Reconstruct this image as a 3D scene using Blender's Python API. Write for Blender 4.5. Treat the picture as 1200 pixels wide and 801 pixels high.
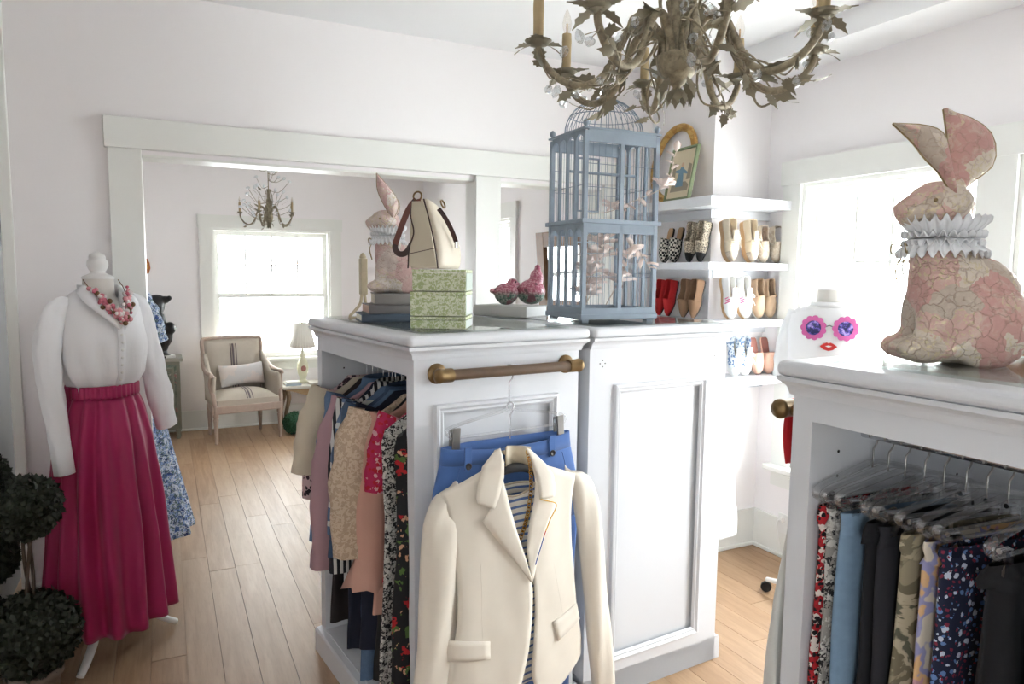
import bpy, math, random
import numpy as np
from mathutils import Vector, Matrix, Euler, noise

for o in list(bpy.data.objects): bpy.data.objects.remove(o, do_unlink=True)
SC = bpy.context.scene
COL = SC.collection
PI = math.pi
R = math.radians

# ------------------------------------------------------------------ camera
FPX, YAW, PIT, ROL, EYE = 824.5, .458064511, .0960042434, -.0105067027, 1.55
def _rot():
    F = np.array([math.sin(YAW)*math.cos(PIT), math.cos(YAW)*math.cos(PIT), -math.sin(PIT)])
    r = np.array([math.cos(YAW), -math.sin(YAW), 0.]); d = np.cross(F, r)
    c, s = math.cos(ROL), math.sin(ROL)
    return c*r+s*d, -s*r+c*d, F
RR, DD, FF = _rot()
cam = bpy.data.cameras.new('camera'); camo = bpy.data.objects.new('camera', cam); COL.objects.link(camo)
cam.sensor_width = 36; cam.lens = FPX/1200*36; cam.clip_start = .05; cam.clip_end = 100
camo.matrix_world = Matrix(((RR[0], -DD[0], -FF[0], 0), (RR[1], -DD[1], -FF[1], 0), (RR[2], -DD[2], -FF[2], EYE), (0, 0, 0, 1)))
SC.camera = camo

# ------------------------------------------------------------------ sky, window light, exposure
WORLD_STRENGTH = 12.0
w = bpy.data.worlds.new('overcast_sky'); SC.world = w; w.use_nodes = True
bg = w.node_tree.nodes['Background']; bg.inputs['Color'].default_value = (.93, .965, 1, 1); bg.inputs['Strength'].default_value = WORLD_STRENGTH
SC.view_settings.view_transform = 'Standard'; SC.view_settings.look = 'None'
SC.view_settings.exposure = 1.06; SC.view_settings.gamma = 1.0; SC.view_settings.use_curve_mapping = False
def portal(name, loc, rot, sx, sy):
    l = bpy.data.lights.new(name, 'AREA'); l.shape = 'RECTANGLE'; l.size = sx; l.size_y = sy; l.cycles.is_portal = True
    o = bpy.data.objects.new(name, l); COL.objects.link(o); o.location = loc; o.rotation_euler = rot
# portals sit in the window openings and only guide the sky light in
portal('portal', (3.13, 2.26, 1.31), (0, R(90), 0), 1.48, .92)
portal('portal', (3.13, 1.20, 1.31), (0, R(90), 0), 1.48, .92)
portal('portal', (-1.68, -1.725, 1.31), (0, R(-90), 0), 1.48, .75)  # opening of the added fill window behind the camera
portal('portal', (.985, 7.53, 1.32), (R(-90), 0, 0), 1.13, 1.28)
portal('portal', (2.66, 5.49, 1.35), (0, R(90), 0), 1.35, .5)

# ------------------------------------------------------------------ helpers
def lin(c):
    c = c/255
    return c/12.92 if c <= .04045 else ((c+.055)/1.055)**2.4
def C(r, g, b): return (lin(r), lin(g), lin(b), 1)

class NT:
    def __init__(s, name):
        s.m = bpy.data.materials.new(name); s.m.use_nodes = True; s.t = s.m.node_tree
        s.b = s.t.nodes['Principled BSDF']
        s.tc = s.t.nodes.new('ShaderNodeTexCoord')
    def n(s, typ, **kw):
        nd = s.t.nodes.new('ShaderNode'+typ)
        for k, v in kw.items():
            if k.startswith('i_'):
                key = k[2:]; key = int(key) if key.isdigit() else key.replace('_', ' ')
                s.put(nd.inputs[key], v)
            else: setattr(nd, k, v)
        return nd
    def put(s, inp, v):
        if isinstance(v, bpy.types.NodeSocket): s.t.links.new(v, inp)
        else: inp.default_value = v
    def coord(s, scale=(1, 1, 1), kind='Object', rot=(0, 0, 0)):
        mp = s.n('Mapping'); s.t.links.new(s.tc.outputs[kind], mp.inputs[0]); mp.inputs['Scale'].default_value = scale; mp.inputs['Rotation'].default_value = rot
        return mp.outputs[0]
    def noise(s, vec, scale, detail=3, rough=.55, dist=0):
        return s.n('TexNoise', i_Vector=vec, i_Scale=scale, i_Detail=detail, i_Roughness=rough, i_Distortion=dist).outputs
    def vor(s, vec, scale, feature='F1', rand=1):
        return s.n('TexVoronoi', feature=feature, i_Vector=vec, i_Scale=scale, i_Randomness=rand).outputs
    def math(s, op, a, b=0, c=None):
        nd = s.n('Math', operation=op); s.put(nd.inputs[0], a); s.put(nd.inputs[1], b)
        if c is not None: s.put(nd.inputs[2], c)
        return nd.outputs[0]
    def step(s, v, lo, hi):
        nd = s.n('MapRange', i_0=v); nd.inputs[1].default_value = lo; nd.inputs[2].default_value = hi
        return nd.outputs[0]
    def mix(s, fac, a, b):
        nd = s.n('Mix', data_type='RGBA'); s.put(nd.inputs[0], fac); s.put(nd.inputs[6], a); s.put(nd.inputs[7], b)
        return nd.outputs[2]
    def bump(s, h, strength=.3, dist=.002):
        nd = s.n('Bump', i_Height=h, i_Strength=strength, i_Distance=dist); s.t.links.new(nd.outputs[0], s.b.inputs['Normal'])
    def out(s, col=None, rough=None, metal=None, **kw):
        if col is not None: s.put(s.b.inputs['Base Color'], col)
        if rough is not None: s.put(s.b.inputs['Roughness'], rough)
        if metal is not None: s.put(s.b.inputs['Metallic'], metal)
        for k, v in kw.items(): s.put(s.b.inputs[k.replace('_', ' ')], v)
        return s.m

def plain(name, c, rough=.5, metal=0, var=.06, vs=6, bump=0, bs=150, spec=.5, sheen=0, kind='Object'):
    t = NT(name); v = t.coord(kind=kind); nz = t.noise(v, vs, 4)[0]
    d = tuple(x*(1-var) for x in c[:3])+(1,); l = tuple(min(1, x*(1+var)) for x in c[:3])+(1,)
    col = t.mix(nz, d, l)
    if bump: t.bump(t.noise(v, bs, 2)[0], bump)
    m = t.out(col, rough, metal); t.b.inputs['Specular IOR Level'].default_value = spec
    if sheen: t.b.inputs['Sheen Weight'].default_value = sheen
    return m
def stripes(name, bgc, stc, axis=2, period=.02, duty=.3, rough=.85, wob=0, third=None):
    t = NT(name); v = t.coord(); sp = t.n('SeparateXYZ', i_0=v).outputs[axis]
    if wob: sp = t.math('ADD', sp, t.math('MULTIPLY', t.noise(v, 8)[0], wob))
    fr = t.math('FRACT', t.math('DIVIDE', sp, period)); on = t.math('LESS_THAN', fr, duty)
    col = t.mix(on, bgc, stc)
    if third:
        on2 = t.math('MULTIPLY', t.math('GREATER_THAN', fr, .6), t.math('LESS_THAN', fr, .6+duty*.6)); col = t.mix(on2, col, third)
    t.bump(t.noise(v, 400, 1)[0], .15); return t.out(col, rough)
def floral(name, bgc, cols, scale=30, size=.35, scale2=None, rough=.85, jag=.25):
    """blotches of each colour on a ground: cells of a Voronoi with ragged edges"""
    t = NT(name); v0 = t.coord()
    nz = t.noise(v0, scale*1.7, 3)[1]
    nv = t.n('VectorMath', operation='MULTIPLY_ADD', i_0=nz, i_1=(jag/scale*2,)*3, i_2=v0).outputs[0]
    col = bgc
    for i, c in enumerate(cols):
        off = t.n('VectorMath', operation='ADD', i_0=nv, i_1=(.37*i+.11, .53*i, .71*i)).outputs[0]
        vo = t.vor(off, scale*(1+.35*i))
        r = t.n('SeparateColor', i_0=vo[1]).outputs[0]
        rad = t.math('MULTIPLY', t.math('ADD', r, .35), size)
        col = t.mix(t.math('LESS_THAN', vo[0], rad), col, c)
    t.bump(t.noise(v0, 300, 1)[0], .12); return t.out(col, rough)
def blotch(name, cols, scale=20, cuts=(.45, .55), rough=.8, detail=3, dist=0, bump=.1):
    t = NT(name); v = t.coord(); nz = t.noise(v, scale, detail, .6, dist)[0]; col = cols[0]
    for c, k in zip(cols[1:], cuts): col = t.mix(t.step(nz, k-.01, k+.01), col, c)
    t.bump(t.noise(v, 250, 2)[0], bump); return t.out(col, rough)

class MB:
    """collects shapes into one mesh"""
    def __init__(s): s.v = []; s.f = []; s.mi = []; s.sm = []
    def add(s, vs, fs, smooth=False, mi=0):
        b = len(s.v); s.v.extend([tuple(map(float, p)) for p in vs]); s.f.extend([tuple(b+i for i in f) for f in fs]); s.mi += [mi]*len(fs); s.sm += [smooth]*len(fs); return s
    def box(s, x0, x1, y0, y1, z0, z1, mi=0, M=None):
        vs = [(x0, y0, z0), (x1, y0, z0), (x1, y1, z0), (x0, y1, z0), (x0, y0, z1), (x1, y0, z1), (x1, y1, z1), (x0, y1, z1)]
        if M is not None: vs = [tuple(M @ Vector(p)) for p in vs]
        return s.add(vs, [(0, 3, 2, 1), (4, 5, 6, 7), (0, 1, 5, 4), (1, 2, 6, 5), (2, 3, 7, 6), (3, 0, 4, 7)], False, mi)
    def loft(s, rings, closed=True, cap=(True, True), smooth=True, mi=0):
        n = len(rings[0]); vs = [p for r in rings for p in r]; fs = []
        for i in range(len(rings)-1):
            for j in range(n if closed else n-1):
                k = (j+1) % n; fs.append((i*n+j, i*n+k, (i+1)*n+k, (i+1)*n+j))
        s.add(vs, fs, smooth, mi)
        if closed and cap[0]: s.add(rings[0], [tuple(range(n))[::-1]], False, mi)
        if closed and cap[1]: s.add(rings[-1], [tuple(range(n))], False, mi)
        return s
    def tube(s, pts, r, n=8, cap=True, smooth=True, mi=0, flat=1.0):
        pts = [Vector(p) for p in pts]; m = len(pts); rs = r if isinstance(r, (list, tuple)) else [r]*m
        up = Vector((0, 0, 1)); rings = []; nrm = None
        for i, p in enumerate(pts):
            t = (pts[min(i+1, m-1)]-pts[max(i-1, 0)]).normalized()
            if nrm is None: nrm = t.cross(up) if abs(t.z) < .95 else t.cross(Vector((1, 0, 0)))
            nrm = (nrm-t*nrm.dot(t)).normalized(); bi = t.cross(nrm)
            rings.append([p+(nrm*math.cos(a)*rs[i]+bi*math.sin(a)*rs[i]*flat) for a in [2*PI*k/n for k in range(n)]])
        return s.loft(rings, True, (cap, cap), smooth, mi)
    def lathe(s, prof, n=20, o=(0, 0, 0), M=None, smooth=True, mi=0, cap=(True, True)):
        rings = []
        for r, z in prof:
            ring = [Vector((r*math.cos(2*PI*k/n), r*math.sin(2*PI*k/n), z)) for k in range(n)]
            if M is not None: ring = [M @ p for p in ring]
            rings.append([p+Vector(o) for p in ring])
        return s.loft(rings, True, cap, smooth, mi)
    def ell(s, c, r, n=14, m=9, M=None, mi=0, smooth=True):
        r = r if isinstance(r, (tuple, list)) else (r, r, r); rings = []
        for i in range(m):
            a = PI*(i+.5)/m - PI/2*1.0
            a = -PI/2 + PI*(i+.02 if i == 0 else (i-.02 if i == m-1 else i))/(m-1)
            ring = [Vector((r[0]*math.cos(a)*math.cos(2*PI*k/n), r[1]*math.cos(a)*math.sin(2*PI*k/n), r[2]*math.sin(a))) for k in range(n)]
            if M is not None: ring = [M @ p for p in ring]
            rings.append([p+Vector(c) for p in ring])
        return s.loft(rings, True, (True, True), smooth, mi)
    def prism(s, poly, h0, h1, M=None, mi=0, smooth=False):
        n = len(poly); vs = [Vector((x, y, h0)) for x, y in poly]+[Vector((x, y, h1)) for x, y in poly]
        if M is not None: vs = [M @ p for p in vs]
        return s.add(vs, [tuple(range(n))[::-1], tuple(range(n, 2*n))]+[(i, (i+1) % n, n+(i+1) % n, n+i) for i in range(n)], smooth, mi)
    def sheet(s, g, smooth=True, mi=0): return s.loft(g, False, (False, False), smooth, mi)
    def mesh(s, name, mats):
        me = bpy.data.meshes.new(name); me.from_pydata(s.v, [], s.f)
        for m in (mats if isinstance(mats, (list, tuple)) else [mats]): me.materials.append(m)
        me.polygons.foreach_set('material_index', s.mi); me.polygons.foreach_set('use_smooth', s.sm); me.update(); return me
    def build(s, name, mats, parent=None, loc=(0, 0, 0), rot=(0, 0, 0), bevel=0, solid=0, sub=0, seg=2, label=None):
        o = bpy.data.objects.new(name, s.mesh(name, mats)); COL.objects.link(o); o.parent = parent; o.location = loc; o.rotation_euler = rot
        if solid:
            k = o.modifiers.new('solid', 'SOLIDIFY'); k.thickness = solid; k.offset = 0
        if bevel:
            k = o.modifiers.new('bevel', 'BEVEL'); k.width = bevel; k.segments = seg; k.limit_method = 'ANGLE'; k.angle_limit = R(40)
        if sub:
            k = o.modifiers.new('sub', 'SUBSURF'); k.levels = sub; k.render_levels = sub
        if label: o['label'] = label
        return o
def remesh(o, vox, it=4):
    k = o.modifiers.new('re', 'REMESH'); k.mode = 'VOXEL'; k.voxel_size = vox; k.use_smooth_shade = True
    k = o.modifiers.new('sm', 'SMOOTH'); k.iterations = it; k.factor = .5
def tag(o, label, cat, group=None, kind=None):
    o['label'] = label; o['category'] = cat
    if group: o['group'] = group
    if kind: o['kind'] = kind
    return o
def thing(name, label, cat, loc=(0, 0, 0), rz=0, group=None, rot=None):
    o = bpy.data.objects.new(name, None); COL.objects.link(o); o.location = loc; o.rotation_euler = rot if rot else (0, 0, rz); o.empty_display_size = .05
    return tag(o, label, cat, group)
def struct(name, loc=(0, 0, 0), rz=0):
    o = bpy.data.objects.new(name, None); COL.objects.link(o); o.location = loc; o.rotation_euler = (0, 0, rz); o['kind'] = 'structure'; return o
def link_copy(src, parent=None, loc=None, rot=None):
    c = src.copy(); COL.objects.link(c)
    if parent is not None: c.parent = parent
    if loc is not None: c.location = loc
    if rot is not None: c.rotation_euler = rot
    return c
def lerp(a, b, t): return a+(b-a)*t
def curve(pts, n):
    """Catmull-Rom through pts, n samples"""
    P = [Vector(p) for p in pts]; P = [P[0]*2-P[1]]+P+[P[-1]*2-P[-2]]; m = len(P)-3; out = []
    for i in range(n):
        u = i/(n-1)*m; k = min(int(u), m-1); t = u-k; a, b, c, d = P[k:k+4]
        out.append(.5*((2*b)+(c-a)*t+(2*a-5*b+4*c-d)*t*t+(3*b-a-3*c+d)*t**3))
    return out
def interp(tab, x):
    """piecewise smooth table lookup: rows (x, a, b, ...) sorted by x"""
    xs = [t[0] for t in tab]; return [float(np.interp(x, xs, [t[i] for t in tab])) for i in range(1, len(tab[0]))]
def nz(x, y, z=0): return noise.noise(Vector((x, y, z)))
def ray(u, v):
    d = ((u-600)/FPX)*RR + ((v-400.5)/FPX)*DD + FF; return d
def pY(u, v, y): d = ray(u, v); return Vector((d*(y/d[1])))+Vector((0, 0, EYE))
def pX(u, v, x): d = ray(u, v); return Vector((d*(x/d[0])))+Vector((0, 0, EYE))

# ------------------------------------------------------------------ shared materials
WALL = plain('wall_paint', C(247, 243, 243), .7, var=.012, vs=3, bump=.05, bs=120)
CEIL = plain('ceiling_paint', C(245, 245, 246), .8, var=.01)
TRIM = plain('trim_paint', C(238, 238, 233), .4, var=.015, vs=4)
CABW = plain('cabinet_paint', C(221, 223, 227), .35, var=.02, vs=5, bump=.03, bs=60)
STEEL = plain('steel', C(150, 148, 145), .3, 1, .1)
CHROME = plain('chrome', C(205, 205, 208), .15, 1, .05)
DARKM = plain('dark_metal', C(40, 38, 36), .4, .8, .1)
BRASS = plain('aged_brass', C(126, 104, 72), .4, .9, .25, 30)
BLACK = plain('black', C(22, 22, 24), .6, var=.1)
WHITE = plain('white_lacquer', C(240, 239, 236), .4, var=.02)
GOLD = plain('gold_paint', C(196, 158, 88), .4, .6, .25, 40, .2, 80)
def glassy(name, tint=(1, 1, 1, 1), refl=.04, rough=.02):
    t = NT(name); nt = t.t; nt.nodes.remove(t.b); o = nt.nodes['Material Output']
    tr = nt.nodes.new('ShaderNodeBsdfTransparent'); tr.inputs[0].default_value = tint
    gl = nt.nodes.new('ShaderNodeBsdfGlossy'); gl.inputs['Roughness'].default_value = rough
    lw = nt.nodes.new('ShaderNodeLayerWeight'); lw.inputs[0].default_value = .5     # Schlick's law, alike on both sides of the pane
    mx = nt.nodes.new('ShaderNodeMixShader'); cl = t.math('MULTIPLY_ADD', t.math('POWER', lw.outputs['Facing'], 5), .9, refl)
    nt.links.new(t.math('MINIMUM', cl, 1), mx.inputs[0]); nt.links.new(tr.outputs[0], mx.inputs[1]); nt.links.new(gl.outputs[0], mx.inputs[2]); nt.links.new(mx.outputs[0], o.inputs[0])
    return t.m
PANE = glassy('window_glass', (.97, .98, .98, 1))
CLEAR = glassy('clear_plastic', (.975, .98, .985, 1), .20, .15)
CRYSTAL = glassy('crystal', (.9, .92, .93, 1), .25, .02)
SHEETGLASS = glassy('glass_sheet', (.965, .99, .975, 1), .05, .01)
# ================================================================== THE SETTING
def wood_floor():
    t = NT('oak_floor'); g = t.n('NewGeometry').outputs[0]
    mp = t.n('Mapping', i_0=g); mp.inputs['Scale'].default_value = (14, 1.1, 1)
    ri = t.n('ObjectInfo').outputs['Random']
    off = t.n('VectorMath', operation='ADD', i_0=mp.outputs[0], i_1=t.n('CombineXYZ', i_0=t.math('MULTIPLY', ri, 40), i_1=t.math('MULTIPLY', ri, 9)).outputs[0]).outputs[0]
    grain = t.noise(off, 2.2, 6, .65, .6)[0]; fine = t.noise(off, 9, 4, .7)[0]
    base = t.mix(t.step(grain, .3, .75), C(176, 142, 108), C(146, 112, 82))
    base = t.mix(t.math('MULTIPLY', ri, .55), base, C(186, 157, 127))
    base = t.mix(t.math('MULTIPLY', t.step(fine, .5, .8), .35), base, C(126, 97, 72))
    t.bump(fine, .08, .001)
    return t.out(base, t.math('ADD', t.math('MULTIPLY', grain, .15), .36))
FLOORM = wood_floor()
fl = MB().box(-1.6, 3.1, -2.6, 7.6, -.12, -.010).build('floor', FLOORM); fl['kind'] = 'structure'
random.seed(4)
pm = MB().box(0, 1, 0, 1, -1, 0).mesh('plank', FLOORM)
pw = .1275
x = -.99
while x < 3.02:
    y = .95 - random.uniform(0, 1.2)
    while y < 7.44:
        L = random.uniform(1.1, 2.3); y1 = min(y+L, 7.44)
        y0 = max(y, .9)
        if y1 - y0 > .02 and (x > -.75 or y0 > 3):
            p = bpy.data.objects.new('plank', pm); COL.objects.link(p); p.parent = fl
            p.location = (x+.0009, y0+.0009, random.uniform(-.0006, 0)); p.scale = (min(pw, 3.046-x)-.0018, y1-y0-.0018, .0098)
        y = y1
    x += pw
def sbox(name, boxes, mat, bevel=0):
    m = MB()
    for b in boxes: m.box(*b)
    o = m.build(name, mat, bevel=bevel); o['kind'] = 'structure'; return o
H = 2.732; YB = 3.5; YB2 = 3.625; YF = 7.45; XW = 3.046; XR2 = 2.57
sbox('wall_back', [(-.55, -.085, YB, YB2, -.1, H), (-.085, 2.38, YB, YB2, 2.05, H), (2.38, 3.2, YB, YB2, -.1, H), (1.503, 1.628, YB+.005, YB2-.005, -.1, 2.06),
                   (-1.6, -.55, YB, YB2, 2.62, H)], WALL)
sbox('wall_nook', [(2.645, 3.2, 2.957, YB-.001, -.1, H)], WALL)
def wall_with_holes_x(name, x0, x1, y0, y1, holes, zt):
    """wall slab between x0 and x1, running in y, with holes (ya, yb, za, zb)"""
    bx = []; y = y0
    for ya, yb, za, zb in sorted(holes):
        bx.append((x0, x1, y, ya, -.1, zt)); bx.append((x0, x1, ya, yb, -.1, za)); bx.append((x0, x1, ya, yb, zb, zt)); y = yb
    bx.append((x0, x1, y, y1, -.1, zt)); return sbox(name, bx, WALL)
WZ0, WZ1 = .51, 2.04
WIN = [(1.80, 2.714), (.745, 1.655)]
wall_with_holes_x('wall_right', XW, XW+.16, -2.6, 2.957, [(a, b, WZ0, WZ1) for a, b in WIN], H)
sbox('wall_front', [(-1.6, 3.2, -2.75, -2.6, -.1, H)], WALL)
FILL_WIN = (-2.1, -1.35, WZ0, WZ1)  # unseen window added in the left wall as fill light for the cabinets
wall_with_holes_x('wall_left', -1.75, -1.6, -2.75, 5.6, [FILL_WIN], H)
sbox('wall_hall', [(-1.6, -.72, 5.45, 5.6, -.1, H), (-.80, -.70, YB2, 5.45, -.1, H), (-1.6, -1.59, YB2, 5.45, -.1, H)], plain('hall_shade_paint', C(112, 108, 106), .7, var=.02))  # the hall's dimness is put into this grey wall colour
FW = (.42, 1.55, .68, 1.965)
sbox('wall_far', [(-.8, FW[0], YF, YF+.16, -.1, H), (FW[0], FW[1], YF, YF+.16, -.1, FW[2]), (FW[0], FW[1], YF, YF+.16, FW[3], H), (FW[1], 2.75, YF, YF+.16, -.1, H)], WALL)
sbox('wall_far_left', [(-.80, -.70, 5.45, YF, -.1, H)], WALL)
RW2 = (5.237, 5.75, .7, 2.01)
wall_with_holes_x('wall_far_right', XR2, XR2+.16, YB2, YF, [RW2], H)
sbox('ceiling', [(-1.75, 3.3, -2.75, 7.65, H, H+.12)], CEIL)
sbox('trim_1', [(2.755, XW, -2.6, 2.957, 2.62, H)], CEIL)                     # dropped soffit along the window wall
# casing of the wide opening and its post
def trim(name, boxes, bevel=.003): return sbox(name, boxes, TRIM, bevel)
trim('trim_2', [(-.212, 2.46, YB-.034, YB, 2.067, 2.197)])
trim('trim_3', [(-.20, -.072, YB-.024, YB, 0, 2.067)])
trim('trim_4', [(-.090, -.072, YB, YB2+.02, 0, 2.05), (-.072, 1.495, YB+.002, YB2+.02, 2.038, 2.052)])
trim('trim_5', [(1.493, 1.638, YB-.024, YB+.005, 0, 2.067), (1.493, 1.505, YB+.005, YB2, 0, 2.05), (1.626, 1.638, YB+.005, YB2, 0, 2.05), (1.505, 1.626, YB2-.005, YB2+.02, 0, 2.05)])
trim('trim_6', [(2.30, 2.44, YB-.024, YB, 0, 2.067), (1.638, 2.30, YB+.002, YB2+.02, 2.038, 2.052), (2.30, 2.385, YB, YB2+.02, 0, 2.05)])
trim('trim_7', [(-.585, -.545, YB-.02, YB2+.02, 0, 2.70)])                    # corner board at the dim hall doorway
bb = .215
def base(name, boxes): return sbox(name, boxes, TRIM, .004)
base('baseboard_back', [(-.55, -.2, YB-.018, YB, 0, bb), (-.55, -.2, YB-.03, YB, 0, .02)])
base('baseboard_nook', [(2.627, XW, 2.939, 2.957, 0, bb), (2.627, XW, 2.927, 2.957, 0, .02), (2.627, 2.645, 2.939, YB, 0, bb), (2.44, 2.645, YB-.018, YB, 0, bb)])
base('baseboard_right', [(XW-.018, XW, -2.6, 2.957, 0, bb), (XW-.03, XW, -2.6, 2.957, 0, .02)])
base('baseboard_far', [(-.7, XR2, YF-.018, YF, 0, bb*.9), (-.7, XR2, YF-.03, YF, 0, .02)])
base('baseboard_far_right', [(XR2-.018, XR2, YB2, YF, 0, bb*.9)])
# windows: thing-like structure with frame, sashes, muntins and panes as parts
def window(name, loc, rz, W, z0, z1, cols=4, rows=2, cl=.115, cr=.115):
    """local: x along the wall (0..W), y outwards, interior face at y=0"""
    r = struct(name, loc, rz); Hh = z1-z0; zm = z0+Hh*.49
    m = MB(); el = .012 if cl > .1 else 0; er = .012 if cr > .1 else 0
    m.box(-cl, 0, -.022, 0, z0-.03, z1); m.box(W, W+cr, -.022, 0, z0-.03, z1); m.box(-cl-el, W+cr+er, -.03, 0, z1, z1+.125)
    m.box(-cl, W+cr, -.02, 0, z0-.12, z0-.03); m.build('casing', TRIM, r)
    MB().box(-cl-el*1.5, W+cr+er*1.5, -.07, .03, z0-.03, z0).build('sill', TRIM, r, bevel=.005)
    m = MB(); j = .02
    m.box(0, j, 0, .15, z0, z1); m.box(W-j, W, 0, .15, z0, z1); m.box(j, W-j, 0, .15, z1-j, z1); m.box(j, W-j, .03, .15, z0-.01, z0+.015)
    m.build('frame', TRIM, r)
    def sash(nm, za, zb, y, grid):
        m = MB(); q = .042; a, b = j, W-j
        m.box(a, a+q, y, y+.035, za, zb); m.box(b-q, b, y, y+.035, za, zb); m.box(a+q, b-q, y, y+.035, za, za+q); m.box(a+q, b-q, y, y+.035, zb-q, zb)
        s_ = m.build(nm, TRIM, r)
        MB().box(a+q, b-q, y+.015, y+.019, za+q, zb-q).build('pane', PANE, s_)
        if grid:
            gw = (b-a-2*q)/cols
            for i in range(1, cols): MB().box(a+q+i*gw-.008, a+q+i*gw+.008, y+.006, y+.028, za+q, zb-q).build('muntin', TRIM, s_)
            gh = (zb-za-2*q)/rows
            for i in range(1, rows): MB().box(a+q, b-q, y+.007, y+.027, za+q+i*gh-.008, za+q+i*gh+.008).build('muntin', TRIM, s_)
    sash('upper_sash', zm-.02, z1-j, .085, True); sash('lower_sash', z0+.015, zm+.022, .045, False)
    return r
for i, (a, b) in enumerate(WIN): window('window_%d' % (i+1), (XW, b, 0), R(-90), b-a, WZ0, WZ1, 4, 2, .115 if i == 0 else .0725, .0725 if i == 0 else .115)
window('window_3', (-1.6, FILL_WIN[0], 0), R(90), FILL_WIN[1]-FILL_WIN[0], WZ0, WZ1, 2, 2)  # added for fill light, never in view
window('window_5', (FW[0], YF, 0), 0, FW[1]-FW[0], FW[2], FW[3], 4, 2)
window('window_6', (XR2, RW2[1], 0), R(-90), RW2[1]-RW2[0], RW2[2], RW2[3], 2, 2)
# ground outside, seen only through the panes
o = sbox('ground', [(-25, 30, -25, 45, -.9, -.75)], plain('pale_gravel', C(222, 222, 218), .9, var=.06, vs=1))
sbox('added_porch', [(-1.5, 3.5, YF+.17, YF+2.6, 2.35, 2.45), (-1.45, -1.33, YF+2.45, YF+2.57, -.8, 2.35), (3.33, 3.45, YF+2.45, YF+2.57, -.8, 2.35)], TRIM)   # unseen porch roof added to cut the sky light at the far window
sbox('added_eaves', [(XW+.17, XW+1.1, -3.0, 1.72, 2.22, 2.34)], TRIM)   # eaves added out of view to dim the nearer right-hand window
# ================================================================== CABINETS
CT = 1.37                                     # height of the cabinet tops
def rect_loft(m, x0, x1, y0, y1, prof, lo=1, ro=1, fo=1, bo=1):
    """mitred moulding round a rectangle: prof = (offset, z)"""
    rings = [[(x0-o*lo, y0-o*fo, z), (x1+o*ro, y0-o*fo, z), (x1+o*ro, y1+o*bo, z), (x0-o*lo, y1+o*bo, z)] for o, z in prof]
    return m.loft(rings, True, (True, True), False)
def panel_mould(m, x0, x1, z0, z1, y, wd=.032):
    """picture-frame moulding on a face that looks to -y"""
    prof = [(0, 0), (.004, -.012), (.012, -.014), (.02, -.006), (.026, -.008), (wd, .0)]
    rings = [[(x0+o, y+d, z0+o), (x1-o, y+d, z0+o), (x1-o, y+d, z1-o), (x0+o, y+d, z1-o)] for o, d in prof]
    n = 4
    for a, b in zip(rings[:-1], rings[1:]): m.loft([a, b], True, (False, False), False)
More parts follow.
